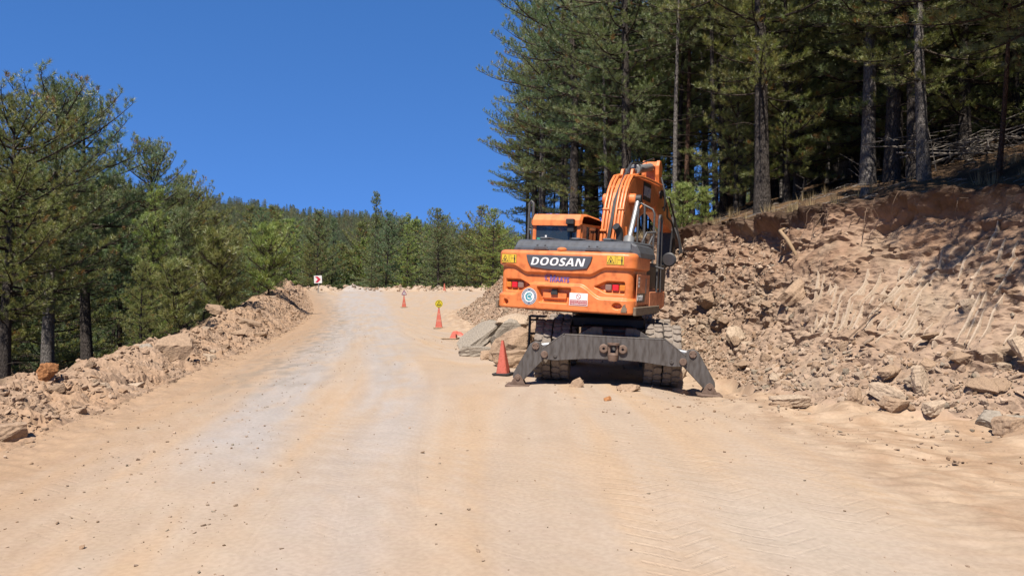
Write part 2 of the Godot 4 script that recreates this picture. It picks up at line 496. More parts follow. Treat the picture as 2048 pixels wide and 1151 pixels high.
func build_land() -> void:
	nz.hump = noise(11, 0.9, FastNoiseLite.TYPE_SIMPLEX_SMOOTH, 3)
	nz.fine = noise(12, 4.5, FastNoiseLite.TYPE_SIMPLEX, 3)
	nz.cell = noise(13, 1.0, FastNoiseLite.TYPE_CELLULAR, 1)
	nz.cell.cellular_return_type = FastNoiseLite.RETURN_CELL_VALUE
	nz.cell.cellular_distance_function = FastNoiseLite.DISTANCE_EUCLIDEAN
	var road_m := plain("road_dust", lin(1, 1, 1), 0.95)
	road_m.vertex_color_use_as_albedo = true
	road_m.metallic_specular = 0.2
	road_m.heightmap_enabled = true
	road_m.heightmap_texture = make_road_relief()
	road_m.heightmap_scale = 0.9
	road_m.detail_enabled = true
	road_m.detail_uv_layer = BaseMaterial3D.DETAIL_UV_2
	road_m.detail_blend_mode = BaseMaterial3D.BLEND_MODE_MUL
	road_m.detail_albedo = noise_tex(1024, 0.03, Color(0.93, 0.925, 0.92), Color(1, 1, 1), 33, FastNoiseLite.TYPE_SIMPLEX, 7, Color(0.97, 0.965, 0.96))

	var rows := []
	var d := -16.0
	while d < 2.2:
		rows.append(d); d += 0.45
	d = 2.3
	while d < 84.0:
		rows.append(d); d += maxf(0.036 if d > 8.0 and d < 16.0 else 0.044, d * 0.0036)
	var near_rows := rows.size()
	while d < 720.0:
		rows.append(d); d += d * 0.022
	var cols := [14, 36, 60, 110, 150, 46, 24]
	var total := 1
	for c in cols: total += c
	var pos := PackedVector3Array()
	var col := PackedColorArray()
	pos.resize(rows.size() * total)
	col.resize(rows.size() * total)
	for r in rows.size():
		d = rows[r]
		var xl := tab(XL, d); var xr := tab(XR, d); var xc := tab(XC, d)
		var bw := berm_w(d)
		var stop := [xl - 320.0, xl - 50.0, xl - bw, xl, xr, xc, xc + 14.0, xc + 320.0]
		var out := bank_out(d)
		var at := r * total
		var fine_row: bool = d > 2.0 and d < 84.0
		for s in 7:
			var m: int = cols[s]
			for k in m + (1 if s == 6 else 0):
				var t := float(k) / m
				if s == 0: t = 1.0 - pow(1.0 - t, 2.2)
				elif s == 1: t = 1.0 - pow(1.0 - t, 1.6)
				elif s == 5: t = pow(t, 1.3)
				elif s == 6: t = pow(t, 2.0)
				var x: float = lerpf(stop[s], stop[s + 1], t)
				var y := land(x, d)
				var p := Vector3(x, y, -d)
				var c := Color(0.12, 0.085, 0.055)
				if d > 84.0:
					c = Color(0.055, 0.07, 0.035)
				elif s == 2:
					if fine_row:
						var big: float = nz.cell.get_noise_3d(x * 2.2, y * 3.0, d * 2.2)
						var fin: float = nz.fine.get_noise_3d(x, y, d)
						p.y += (0.05 * fin + 0.16 * nz.hump.get_noise_2d(x * 1.6, d * 1.6) + 0.03 * big) * ss(0.0, 0.12, t) * ss(1.0, 0.9, t)
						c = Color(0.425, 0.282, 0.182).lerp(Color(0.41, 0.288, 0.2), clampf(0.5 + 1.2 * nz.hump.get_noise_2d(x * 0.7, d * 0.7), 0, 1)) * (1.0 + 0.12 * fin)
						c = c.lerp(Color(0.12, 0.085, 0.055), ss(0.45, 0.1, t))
				elif s == 3:
					c = road_color(x, d)
				elif s == 4:
					var along := 22.0 - d + (x - 4.0) * 0.45
					var rel := bank_relief(x, y, d, t, along)
					if fine_row:
						var slope := ss(0.05, 0.4, t)
						p += (out * slope * 0.8 + Vector3(0, 1.0 - 0.45 * slope, 0)) * rel.x
					c = Color(0.43, 0.31, 0.225).lerp(Color(0.39, 0.272, 0.19), clampf(0.5 + 1.1 * rel.z, 0, 1))
					c = c.lerp(Color(0.28, 0.16, 0.098), ss(0.5, 0.8, t + 0.25 * rel.z) * 0.6)
					c = c.lerp(Color(0.40, 0.315, 0.23), clampf(1.6 * nz.hump.get_noise_2d(along * 0.5 + 50, t * 3.0) - 0.3, 0, 0.7))
					c = c.lerp(Color(0.5, 0.375, 0.262), clampf(rel.y * 0.4, 0, 0.9))
					c = c.lerp(Color(0.075, 0.05, 0.035), ss(0.84, 0.95, t + 0.05 * rel.z))
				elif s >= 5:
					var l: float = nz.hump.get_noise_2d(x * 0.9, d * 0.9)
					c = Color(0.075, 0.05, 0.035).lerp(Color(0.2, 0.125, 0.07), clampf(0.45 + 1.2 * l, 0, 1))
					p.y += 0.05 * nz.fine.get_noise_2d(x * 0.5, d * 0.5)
				pos[at] = p
				col[at] = c
				at += 1
	# the sheets, cut along shared rows and columns
	var edges := [0]
	for c in cols: edges.append(edges[-1] + c)
	var sheet := func(r0: int, r1: int, c0: int, c1: int, smooth: bool, m: Material, with_uv: bool) -> ArrayMesh:
		var w := c1 - c0 + 1
		var v := PackedVector3Array(); var cc := PackedColorArray(); var nn := PackedVector3Array()
		var uv := PackedVector2Array(); var uv2 := PackedVector2Array(); var idx := PackedInt32Array()
		for r in range(r0, r1 + 1):
			v.append_array(pos.slice(r * total + c0, r * total + c1 + 1))
			cc.append_array(col.slice(r * total + c0, r * total + c1 + 1))
			if smooth:
				for c in range(c0, c1 + 1):
					var a := pos[r * total + mini(c + 1, total - 1)] - pos[r * total + maxi(c - 1, 0)]
					var b := pos[mini(r + 1, rows.size() - 1) * total + c] - pos[maxi(r - 1, 0) * total + c]
					nn.append(a.cross(b).normalized())
			if with_uv:
				for c in range(c0, c1 + 1):
					var q := pos[r * total + c]
					uv.append(Vector2(q.x, q.z) / 16.0)
					uv2.append(Vector2(q.x + 0.31 * q.z, q.z - 0.27 * q.x) / 2.3)
		idx.resize((r1 - r0) * (c1 - c0) * 6)
		var i := 0
		for r in r1 - r0:
			for c in c1 - c0:
				var q := r * w + c
				idx[i] = q; idx[i + 1] = q + w; idx[i + 2] = q + 1
				idx[i + 3] = q + 1; idx[i + 4] = q + w; idx[i + 5] = q + w + 1
				i += 6
		return raw_mesh(v, cc, m, nn, uv, idx, uv2)
	var N := near_rows
	var last := rows.size() - 1
	tag(obj("road", sheet.call(0, N, edges[3], edges[4], true, road_m, true), self), "dusty tan dirt road climbing away between the earth berm and the cut bank", "", "", "structure")
	bank = obj("cut_bank", sheet.call(0, N, edges[4], edges[5], false, M.bank_earth, false), self)
	tag(bank, "freshly cut bank of broken tan rock and earth beside the orange digger", "", "", "structure")
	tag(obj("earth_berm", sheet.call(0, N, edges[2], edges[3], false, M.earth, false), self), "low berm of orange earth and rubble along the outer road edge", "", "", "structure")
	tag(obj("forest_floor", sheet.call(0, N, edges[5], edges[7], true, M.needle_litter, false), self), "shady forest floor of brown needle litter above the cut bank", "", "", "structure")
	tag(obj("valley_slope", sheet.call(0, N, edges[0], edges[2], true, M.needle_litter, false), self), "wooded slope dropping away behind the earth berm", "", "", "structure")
	tag(obj("hills", sheet.call(N, last, 0, total - 1, true, M.needle_litter, false), self), "far wooded hillside rising to the ridge under the blue sky", "", "", "structure")

# ---------------------------------------------------------------- pines
func tuft(r: RandomNumberGenerator, shoot: float, needle: float, count: int, w: float) -> PackedVector3Array:
	var v := PackedVector3Array()
	for i in count:
		var y := shoot * r.randf_range(0.0, 1.0)
		var az := r.randf() * TAU
		var tilt := deg_to_rad(r.randf_range(18, 70)) * (1.15 - 0.45 * y / shoot)
		var dir := Vector3(sin(tilt) * cos(az), cos(tilt), sin(tilt) * sin(az))
		var side := dir.cross(Vector3(r.randf() - 0.5, r.randf() - 0.5, r.randf() - 0.5)).normalized() * w * 0.5
		var a := Vector3(0, y, 0)
		var l := needle * r.randf_range(0.7, 1.05)
		v.append_array([a + dir * l * 0.12 - side, a + dir * l * 0.12 + side, a + dir * l])
	return v

func aim(dir: Vector3, at: Vector3, s := 1.0, roll := 0.0) -> Transform3D:
	var y := dir.normalized()
	var x := y.cross(Vector3(0.28, 0.13, 0.95)).normalized()
	return Transform3D(Basis(x, y, x.cross(y)).rotated(y, roll).scaled(Vector3.ONE * s), at)

# one branch along +X: wood and needles. lod scales how many tufts and needles
func make_branch(L: float, seed_: int, tufts: Array, step: float, bare: float, dense := 0.15, sides := 5) -> Dictionary:
	var r := RandomNumberGenerator.new()
	r.seed = seed_
	var wood := MB.new()
	var leaf := PackedVector3Array()
	var col := PackedColorArray()
	var sag := r.randf_range(-0.05, 0.12)
	var sway := r.randf_range(-0.15, 0.15)
	var at := func(u: float) -> Vector3:
		return Vector3(L * u * (1.0 - 0.04 * u), L * (-sag * sin(u * PI * 0.8) + 0.22 * u * u), L * sway * u * u)
	var pts := []; var rad := []
	for i in 6:
		pts.append(at.call(i / 5.0)); rad.append(lerpf(0.011 + 0.011 * L, 0.006, i / 5.0))
	wood.tube(pts, rad, sides, false)
	var add := func(p: Vector3, dir: Vector3, s: float) -> void:
		var t: PackedVector3Array = tufts[r.randi() % tufts.size()]
		var up: Vector3 = (dir + Vector3(0, 0.75, 0)).normalized()
		leaf.append_array(aim(up, p, s, r.randf() * TAU) * t)
		var k := r.randf_range(0.72, 1.25)
		var c := Color(0.165, 0.208, 0.092) * k
		c = c.lerp(Color(0.215, 0.21, 0.105), clampf(r.randf() * 1.3 - 0.5, 0, 1))
		if r.randf() < 0.035: c = Color(0.2, 0.12, 0.05)
		var f := PackedColorArray()
		f.resize(t.size()); f.fill(c)
		col.append_array(f)
	var x := bare * L
	var sd := 1
	while x < L * 0.97:
		var u := x / L
		var p: Vector3 = at.call(u)
		var fwd: Vector3 = (at.call(minf(1, u + 0.05)) - at.call(u - 0.05)).normalized()
		var tl := (0.16 + 0.42 * L * (1.05 - u) * 0.55) * r.randf_range(0.7, 1.25)
		tl = minf(tl, 1.25)
		var yaw := sd * deg_to_rad(r.randf_range(35, 65))
		var td := (fwd.rotated(Vector3.UP, yaw) + Vector3(0, r.randf_range(-0.05, 0.4), 0)).normalized()
		var e := p + td * tl + Vector3(0, 0.06 * tl, 0)
		wood.tube([p, p.lerp(e, 0.5) - Vector3(0, 0.02, 0), e], [0.007, 0.006, 0.004], 3, false)
		add.call(e, td, r.randf_range(0.85, 1.15))
		var m := tl - dense
		while m > 0.06:
			var side := Vector3(r.randf() - 0.5, r.randf_range(0.0, 0.7), r.randf() - 0.5)
			var q := p + td * m + side.normalized() * 0.09
			add.call(q, (td + side).normalized(), r.randf_range(0.7, 1.0))
			m -= dense
		if r.randf() < 0.5: add.call(p + Vector3(0, 0.06, 0), (fwd + Vector3(0, 0.8, 0)).normalized(), 0.85)
		sd = -sd
		x += step * r.randf_range(0.75, 1.25)
	add.call(at.call(1.0), at.call(1.0) - at.call(0.9), 1.1)
	return {"L": L, "wood": wood, "leaf": leaf, "col": col}

var kit := {}
func make_kit(called: String, needle: float, count: int, w: float, step: float, seed_: int, dense := 0.15) -> void:
	var r := RandomNumberGenerator.new()
	r.seed = seed_
	var tufts := []
	for i in 5: tufts.append(tuft(r, 0.11, needle, count, w))
	var list := []
	for L in [0.55, 0.9, 1.4, 2.0, 2.8, 3.7]:
		for k in 2:
			list.append(make_branch(L, seed_ + list.size() * 17 + k, tufts, step, 0.14 if L < 1.5 else 0.24, dense))
	kit[called] = list

# a pine: height, where the crown starts, its widest half-width; wood = trunk mesh, crown = needle mesh
func make_pine(kit_name: String, H: float, base: float, R: float, r0: float, seed_: int, opt := {}) -> Dictionary:
	var r := RandomNumberGenerator.new()
	r.seed = seed_
	var wood := MB.new()
	var twig := MB.new()
	var leaf := PackedVector3Array()
	var col := PackedColorArray()
	var lean: Vector3 = opt.get("lean", Vector3(r.randf_range(-0.03, 0.03), 0, r.randf_range(-0.03, 0.03)))
	var bend := r.randf_range(-0.012, 0.012) * H
	var axis := func(y: float) -> Vector3:
		var u := y / H
		return Vector3(lean.x * y + bend * sin(u * 5.0), y, lean.z * y + bend * cos(u * 4.0) - bend)
	var p := []; var q := []
	for i in 15:
		var u := i / 14.0
		p.append(axis.call(H * u - (0.5 if i == 0 else 0.0)))
		q.append(maxf(0.012, r0 * pow(1.0 - u, 0.8) * (1.0 + 0.35 * exp(-u * H / 0.45))))
	wood.tube(p, q, opt.get("sides", 10), false)
	var list: Array = kit[kit_name]
	# dead stubs below the crown
	var y: float = opt.get("stub_from", 1.2)
	while y < base:
		if r.randf() < opt.get("stubs", 0.7):
			var az := r.randf() * TAU
			var o: Vector3 = axis.call(y)
			var l := r.randf_range(0.3, 1.5)
			var dr := Vector3(cos(az), r.randf_range(-0.25, 0.2), sin(az))
			twig.tube([o, o + dr * l * 0.5 + Vector3(0, 0.03, 0), o + dr * l + Vector3(r.randf_range(-0.15, 0.15), r.randf_range(-0.2, 0.1), r.randf_range(-0.15, 0.15))], [0.016, 0.011, 0.004], 4, false)
		y += r.randf_range(0.15, 0.5)
	y = base
	var gap: float = opt.get("gap", 0.36)
	while y < H - 0.15:
		var u := (y - base) / (H - base)
		var prof := pow(sin(PI * clampf(0.16 + 0.84 * u, 0, 1)), 0.7) if opt.get("round", false) else lerpf(1.0, 0.16, pow(u, 1.1)) * ss(-0.15, 0.12, u)
		var nb := r.randi_range(4, 5)
		var a0 := r.randf() * TAU
		for k in nb:
			var L := maxf(0.4, R * prof * r.randf_range(0.42, 1.28))
			if r.randf() < opt.get("miss", 0.1): continue
			var best: Dictionary = list[0]
			for b in list:
				if absf(b.L - L) < absf(best.L - L) - 0.01 * r.randf(): best = b
			if best == list[0] or r.randf() < 0.5:
				var i := list.find(best)
				if i + 1 < list.size() and list[i + 1].L == best.L: best = list[i + 1]
			var s := clampf(L / best.L, 0.75, 1.3)
			var pitch := deg_to_rad(lerpf(opt.get("droop", -8.0), 42.0, pow(u, 1.5)) + r.randf_range(-17, 17))
			var b3 := Basis(Vector3.UP, a0 + TAU * k / nb + r.randf_range(-0.3, 0.3)) * Basis(Vector3(0, 0, 1), pitch) * Basis(Vector3(1, 0, 0), r.randf_range(-0.25, 0.25))
			var t := Transform3D(b3.scaled(Vector3.ONE * s), axis.call(y + r.randf_range(-0.12, 0.12)))
			twig.add(best.wood, t)
			leaf.append_array(t * (best.leaf as PackedVector3Array))
			col.append_array(best.col)
		y += gap * r.randf_range(0.75, 1.25)
	var top: Dictionary = list[1]
	var tt := Transform3D(Basis(Vector3(0, 0, 1), PI * 0.48), axis.call(H - 0.35))
	leaf.append_array(tt * (top.leaf as PackedVector3Array))
	col.append_array(top.col)
	var d := {"wood": wood.mesh(M[opt.get("bark", "bark")]), "twig": twig.mesh(M.twig) if twig.v.size() else null, "crown": raw_mesh(leaf, col, M.needles), "H": H}
	print(kit_name, " pine ", H, " tris ", leaf.size() / 3, " + ", twig.v.size() / 3)
	return d

func plant(called: String, spec: Dictionary, x: float, d: float, turn: float, s: float, label: String, group := "", tint := "", lift := 0.0, bark := "") -> Node3D:
	var b := Basis(Vector3.UP, turn).scaled(Vector3.ONE * s)
	var o := thing(called, label, "pine tree", Transform3D(b, Vector3(x, land(x, d) + lift, -d)), group)
	var tr := obj("trunk", spec.wood, o)
	if bark: tr.set_surface_override_material(0, M[bark])
	if spec.twig: obj("branches", spec.twig, o)
	var cr := obj("crown", spec.crown, o)
	if tint: cr.set_surface_override_material(0, M[tint])
	return o

func near_any(list: Array, x: float, d: float, r: float) -> bool:
	for p in list:
		if (p.x - x) * (p.x - x) + (p.y - d) * (p.y - d) < r * r: return true
	return false

func build_forest() -> void:
	make_kit("near", 0.155, 33, 0.0125, 0.155, 100, 0.155)
	make_kit("mid", 0.23, 17, 0.033, 0.26, 300, 0.25)
	make_kit("far", 0.45, 12, 0.095, 0.55, 500, 0.5)
	var S := {}
	S.tall = make_pine("near", 16.5, 3.5, 3.2, 0.22, 1, {"stubs": 0.7, "droop": -8.0, "round": true, "miss": 0.18, "gap": 0.42})
	S.tall_b = make_pine("near", 15.0, 3.9, 2.8, 0.18, 2, {"stubs": 1.0, "droop": -5.0, "round": true, "miss": 0.2, "gap": 0.42})
	S.slim = make_pine("near", 13.0, 6.4, 1.6, 0.095, 3, {"stubs": 0.9, "gap": 0.42})
	S.slim_b = make_pine("near", 11.5, 5.4, 1.3, 0.07, 4, {"stubs": 1.0, "gap": 0.45, "lean": Vector3(0.05, 0, 0.02)})
	S.broad = make_pine("near", 11.0, 4.0, 3.2, 0.24, 5, {"round": true, "droop": -6.0, "stubs": 0.5, "gap": 0.3, "miss": 0.1})
	S.edge = make_pine("near", 15.5, 3.4, 3.6, 0.2, 6, {"droop": -10.0, "gap": 0.6, "miss": 0.2, "round": true, "stubs": 1.0})
	S.bough = make_pine("near", 13.0, 1.3, 3.4, 0.16, 14, {"droop": -16.0, "gap": 0.5, "miss": 0.22, "stub_from": 0.4, "stubs": 1.0})
	S.lean = make_pine("near", 13.0, 3.0, 4.2, 0.17, 15, {"lean": Vector3(-0.27, 0, 0.02), "gap": 0.5, "miss": 0.2})
	S.young = make_pine("near", 7.0, 0.7, 2.0, 0.1, 7, {"droop": 4.0, "gap": 0.36})
	S.shrub = make_pine("near", 2.3, 0.12, 1.05, 0.03, 8, {"droop": 20.0, "gap": 0.24, "round": true, "stubs": 0.0})
	S.mid = make_pine("mid", 12.0, 1.0, 3.0, 0.17, 9, {"round": true, "gap": 0.5, "sides": 6, "stubs": 0.2})
	S.mid_b = make_pine("mid", 11.0, 1.6, 3.1, 0.17, 10, {"round": true, "gap": 0.45, "sides": 6, "stubs": 0.2})
	S.mid_c = make_pine("mid", 14.0, 1.6, 2.5, 0.16, 11, {"gap": 0.48, "sides": 6, "stubs": 0.2})
	S.far = make_pine("far", 10.0, 0.8, 2.7, 0.15, 12, {"gap": 0.7, "sides": 4, "stubs": 0.0})
	S.far_b = make_pine("far", 9.0, 1.0, 3.0, 0.15, 13, {"gap": 0.7, "sides": 4, "stubs": 0.0, "round": true})
	var r := RandomNumberGenerator.new()
	r.seed = 77
	var used := [Vector2(-18.9, 73.0), Vector2(-18.2, 70.0), Vector2(-17.6, 67.0)]
	# pines one can point to: x, d, top height above the eye's ground, kind, tint, bark, label
	var key := [
		[-14.9, 24.0, 8, "broad", "", "bark_pale", "thick-trunked pine behind the berm, tallest on the outer side of the road"],
		[-13.6, 20.0, 6.5, "broad", "needles_olive", "", "bushy olive pine cut by the photo's left edge beside the thickest outer trunk"],
		[-16.4, 29.0, 8.7, "broad", "needles_blue", "", "pine with a crown reaching roadward just behind the tallest outer pine"],
		[-16.0, 33.0, 7.7, "broad", "", "", "bristly-topped pine of medium height farther along than the tallest outer pine"],
		[-16.2, 37.0, 7, "broad", "needles_olive", "", "brownish open pine whose crown steps down towards the far ridge"],
		[-17.6, 42.0, 6.9, "mid_b", "", "", "lower rounded pine at the end of the descending row beyond the berm"],
		[-8.9, 18.0, 2.6, "young", "needles_olive", "", "small bare-stemmed young pine right behind the berm near the thick outer trunk"],
		[-11.0, 23.0, 4.6, "young", "needles_bright", "", "bright green young pine behind the middle of the berm"],
		[-13.3, 30.0, 5.6, "young", "", "", "dense young pine filling the gap behind the berm's grey boulder"],
		[-14.2, 36.0, 5.2, "young", "needles_olive", "", "young olive pine behind the berm with its tip at the ridge line"],
		[-21.0, 62.0, 8.2, "mid", "needles_blue", "", "dark blue-green pine beyond the berm below the ridge's first tree tops"],
		[-25.0, 78.0, 10.0, "mid_b", "needles_olive", "", "yellowish broad pine rising before the ridge, outermost of the far roadside"],
		[-17.0, 92.0, 13.2, "mid_c", "", "", "slender pine standing higher than its neighbours beyond the road bend"],
		[-15.0, 88.0, 10.4, "mid", "needles_blue", "", "pointed pine just outside the taller slender one beyond the bend"],
		[-23.6, 90.0, 10.8, "mid", "", "", "pine straight above the chevron sign beyond the bend"],
		[-8.2, 90.0, 10.0, "mid_b", "", "", "broad pine beyond the bend above the yellow warning disc"],
		[-5.0, 88.0, 8.9, "mid", "needles_olive", "", "olive pine beyond the bend beside the far end of the cut bank"],
		[-1.6, 62.0, 8.0, "mid_b", "needles_bright", "", "bright bushy pine peeping out beside the digger's cab"],
		# above the bank
		[2.55, 36.0, 18.5, "edge", "", "bark", "tall pine at the forest's sky edge whose limbs reach out over the road"],
		[0.9, 43.0, 14.4, "edge", "needles_blue", "", "pine behind the sky-edge pine with foliage almost down to the bank"],
		[1.7, 46.5, 12.0, "broad", "", "", "lower bushy pine at the far end of the forest edge above the cab"],
		[3.9, 39.0, 17.5, "tall", "needles_olive", "bark_pale", "grey straight trunk directly above the cab roof"],
		[3.9, 29.0, 17.8, "tall", "", "bark_red", "red-barked pine rising right behind the raised boom"],
		[5.4, 28.0, 18.6, "tall_b", "", "bark", "dark thick trunk just past the boom's tip"],
		[6.35, 19.0, 18.2, "tall", "needles_olive", "bark", "big dark trunk leaning towards the road on the crest above the cut"],
		[8.35, 17.6, 17.8, "tall_b", "", "bark_pale", "pale stout trunk at the crest, lit on one side, next to a darker pair"],
		[8.75, 17.2, 18.6, "tall", "needles_olive", "bark", "darkest stout trunk beside the pale one at the crest"],
		[9.0, 16.8, 16.2, "tall_b", "", "bark", "narrower trunk touching the dark stout one on its uphill side"],
		[8.25, 15.0, 13.2, "edge", "needles_olive", "bark_pale", "short crooked pine alone on the open litter before the brushwood"],
		[8.5, 13.1, 11.0, "slim_b", "needles_olive", "bark_red", "thin sapling trunk nearest the top of the cut by the photo's edge"],
		[10.9, 14.6, 15.0, "edge", "needles_olive", "", "leafy pine at the photo's upper corner with long low boughs"],
		[10.3, 10.6, 15.5, "edge", "needles_olive", "", "pine whose boughs hang in from beyond the photo's edge over the cut"],
		[10.4, 17.2, 15.5, "bough", "needles_olive", "", "pine with drooping boughs just uphill of the stout crest trunks"],
		[12.6, 18.8, 16.5, "bough", "", "", "drooping pine filling the photo's upper edge behind the brushwood"],
		[8.2, 21.5, 14.5, "bough", "needles_olive", "bark_pale", "drooping pine between the big leaning trunk and the pale stout one"],
		[14.5, 22.0, 17.5, "bough", "needles_olive", "", "drooping pine deep behind the brushwood at the photo's edge"],
		[11.0, 23.5, 17.0, "bough", "", "bark_red", "drooping pine in the gap behind the stout crest trunks"],
		[7.2, 25.5, 15.0, "bough", "needles_olive", "", "drooping pine behind the big leaning trunk"],
		[12.9, 15.8, 15.0, "bough", "needles_olive", "", "drooping pine with dead lower twigs at the very edge of the photo"],
		[8.9, 8.4, 14.0, "lean", "needles_olive", "", "overhanging pine just outside the photo whose shade dapples the cut bank"],
		[9.7, 7.2, 15.0, "lean", "", "", "second overhanging pine outside the photo nearer the camera"],
		[8.4, 9.7, 13.5, "lean", "needles_olive", "", "third overhanging pine outside the photo farther up the cut"],
		[11.9, 4.6, 15.5, "lean", "", "", "fourth overhanging pine outside the photo beside the camera"],
		[8.35, 11.0, 12.5, "lean", "", "", "fifth overhanging pine outside the photo at the highest part of the cut"],
		[14.0, 12.0, 14.0, "bough", "needles_olive", "", "drooping pine just beyond the photo's edge above the cut"],
		[9.3, 19.6, 15.5, "bough", "", "", "drooping pine close behind the darkest stout trunk"],
		[6.3, 21.0, 9.0, "young", "needles_olive", "", "young pine in the shade between the grey pole and the leaning trunk"],
		[8.9, 24.0, 10.0, "young", "", "", "young shaded pine behind the pale stout trunk"],
		[12.0, 26.0, 13.5, "young", "needles_olive", "", "young shaded pine uphill behind the brushwood"],
		[4.6, 26.0, 10.0, "young", "needles_bright", "", "young pine lit behind the raised arm"],
		[7.4, 20.2, 12.5, "bough", "needles_olive", "", "sunlit drooping pine just right of the big leaning trunk"],
		[5.6, 25.4, 13.0, "bough", "", "", "sunlit drooping pine behind the cluster of thin poles"],
		[3.9, 31.5, 12.5, "bough", "needles_olive", "", "drooping pine left of the red-barked trunk behind the boom"],
		[3.0, 33.5, 11.5, "bough", "", "", "lower drooping pine above the cab's left corner"],
		[9.9, 21.5, 13.5, "bough", "needles_olive", "", "drooping pine over the gap between the stout trunks and the brushwood"],
		[11.8, 20.4, 14.5, "bough", "", "", "drooping pine whose skirt hides the far brushwood"],
		[5.0, 23.0, 14.8, "slim", "", "bark_pale", "pale thin pole in the cluster behind the green seedling"],
		[5.6, 24.2, 15.5, "slim", "", "bark_red", "reddish thin pole in the cluster behind the green seedling"],
		[6.1, 22.4, 16.0, "slim", "needles_olive", "bark", "grey thin pole closest to the big leaning trunk"],
		[10.1, 28.0, 16.5, "slim", "", "bark_pale", "white sunlit pole deep in the stand between two dark trunks"],
		[10.6, 28.6, 16.0, "slim_b", "", "bark_pale", "second white sunlit pole deep in the stand, a step uphill of the first"],
	]
	for k in key:
		var spec: Dictionary = S[k[3]]
		var h: float = k[2] - land(k[0], k[1])
		var p := plant("pine_tree", spec, k[0], k[1], 0.0 if k[3] == "lean" else r.randf() * TAU, h / spec.H, k[6], "", k[4], -0.05, k[5])
		if k[6].begins_with("big dark trunk"): p.rotate_object_local(Vector3(0, 0, 1), 0.0)
		used.append(Vector2(k[0], k[1]))
	# the stand above the bank
	var n := 0
	var tints := ["", "needles_olive", "", "needles_blue", "needles_olive"]
	var barks := ["bark", "bark", "bark", "bark_pale", "bark_red"]
	var look := {"bark": "dark-barked", "bark_pale": "pale-barked", "bark_red": "red-barked"}
	var shape := {"slim": "slender", "slim_b": "pole-thin", "tall": "full-crowned", "tall_b": "high-crowned", "edge": "low-branched"}
	var deep := [[], []]
	for i in 15000:
		if n >= 145 and deep[0].size() + deep[1].size() > 640: break
		var d := r.randf_range(-3.0, 130.0) if i % 2 == 0 else r.randf_range(-3.0, 60.0)
		var x := tab(XC, d) + 0.7 + 80.0 * pow(r.randf(), 1.35)
		if d > 50.0 and x < maxf(0.3 * d, tab(XC, d) + 1.0): continue
		if x > 0.74 * d + 10.0 or (d > 50.0 and x < 0.3 * d) or (d < 9.0 and x > 16.0): continue
		if d < 24.0 and x < tab(XC, d) + 3.2: continue
		if d > 11 and d < 18 and x < 12.5: continue
		var o: float = x - tab(XC, d)
		var rad := 1.45 + 0.018 * o
		if near_any(used, x, d, rad): continue
		var u := r.randf()
		var kind: String = "slim" if u < 0.38 else "slim_b" if u < 0.6 else "tall_b" if u < 0.74 else "tall" if u < 0.92 else "edge"
		if o > 15.0 or n >= 145:
			if o < 8.0: continue
			used.append(Vector2(x, d))
			var s := r.randf_range(0.8, 1.15)
			deep[r.randi() % 2].append(Transform3D(Basis(Vector3.UP, r.randf() * TAU).scaled(Vector3.ONE * s), Vector3(x, land(x, d) - 0.05, -d)))
			continue
		used.append(Vector2(x, d))
		var bk: String = barks[r.randi() % 5]
		var px := x / maxf(d, 1.0)
		var where := "in the stand above the cab and boom" if px < 0.22 else "in the stand above the middle of the cut" if px < 0.45 else "in the stand towards the photo's edge"
		plant("pine_tree", S[kind], x, d, r.randf() * TAU, r.randf_range(0.85, 1.18), "%s %s pine %s, %s" % [shape[kind], look[bk], where, "in its front rows" if o < 6.0 else "behind the front rows"], "pines of the dense stand above the bank", tints[r.randi() % 5], -0.05, bk)
		n += 1
	for k in 2:
		var sp: Dictionary = [S.tall_b, S.slim][k]
		var whole := ArrayMesh.new()
		for part in [[sp.crown, "needles_olive"], [sp.wood, "bark"], [sp.twig, "twig"]]:
			whole.add_surface_from_arrays(Mesh.PRIMITIVE_TRIANGLES, (part[0] as ArrayMesh).surface_get_arrays(0))
			whole.surface_set_material(whole.get_surface_count() - 1, M[part[1]])
		scatter("deep_woods", whole, deep[k], [], "dark pine woods far back on the slope above the cut bank" if k == 0 else "thin poles filling the dark woods far back above the cut bank", "woods")
	print("stand ", n, " deep ", deep[0].size() + deep[1].size())
	# the outer slope
	n = 0
	for i in 1500:
		if n >= 60: break
		var d := r.randf_range(9.0, 84.0)
		var x := tab(XL, d) - berm_w(d) - 0.8 - 40.0 * pow(r.randf(), 1.6)
		if x < -0.78 * d - 12.0: continue
		if d < 22.0 and x > -11.0: continue
		if d < 27.0 and x < -0.46 * d and r.randf() < 0.6: continue
		if near_any(used, x, d, 2.1): continue
		used.append(Vector2(x, d))
		var gy := land(x, d)
		var lo := lerpf(3.4, 7.2, ss(20, 75, d))
		var top := r.randf_range(lo - 1.5, lo + 0.8)
		var kind: String = ["young", "broad", "mid", "mid_b"][r.randi() % 4] if d > 38.0 else ["young", "broad", "young"][r.randi() % 3]
		if d < 30.0 and r.randf() < 0.45:
			kind = "slim_b"
			top = r.randf_range(5.0, 7.5)
		if x < -0.62 * d: top = r.randf_range(5.0, 8.0)
		plant("pine_tree", S[kind], x, d, r.randf() * TAU, (top - gy) / S[kind].H, "%s pine beyond the berm, %s" % [{"young": "young bushy", "broad": "broad", "mid": "pointed", "mid_b": "round-topped", "slim_b": "pole-thin"}[kind], "near the photo's edge" if x < -0.5 * d else "on the stretch before the chevron sign" if d > 40.0 else "behind the berm's middle stretch"], "pines on the slope beyond the berm", tints[r.randi() % 5], -0.1, barks[r.randi() % 5])
		n += 1
	# beyond the bend
	n = 0
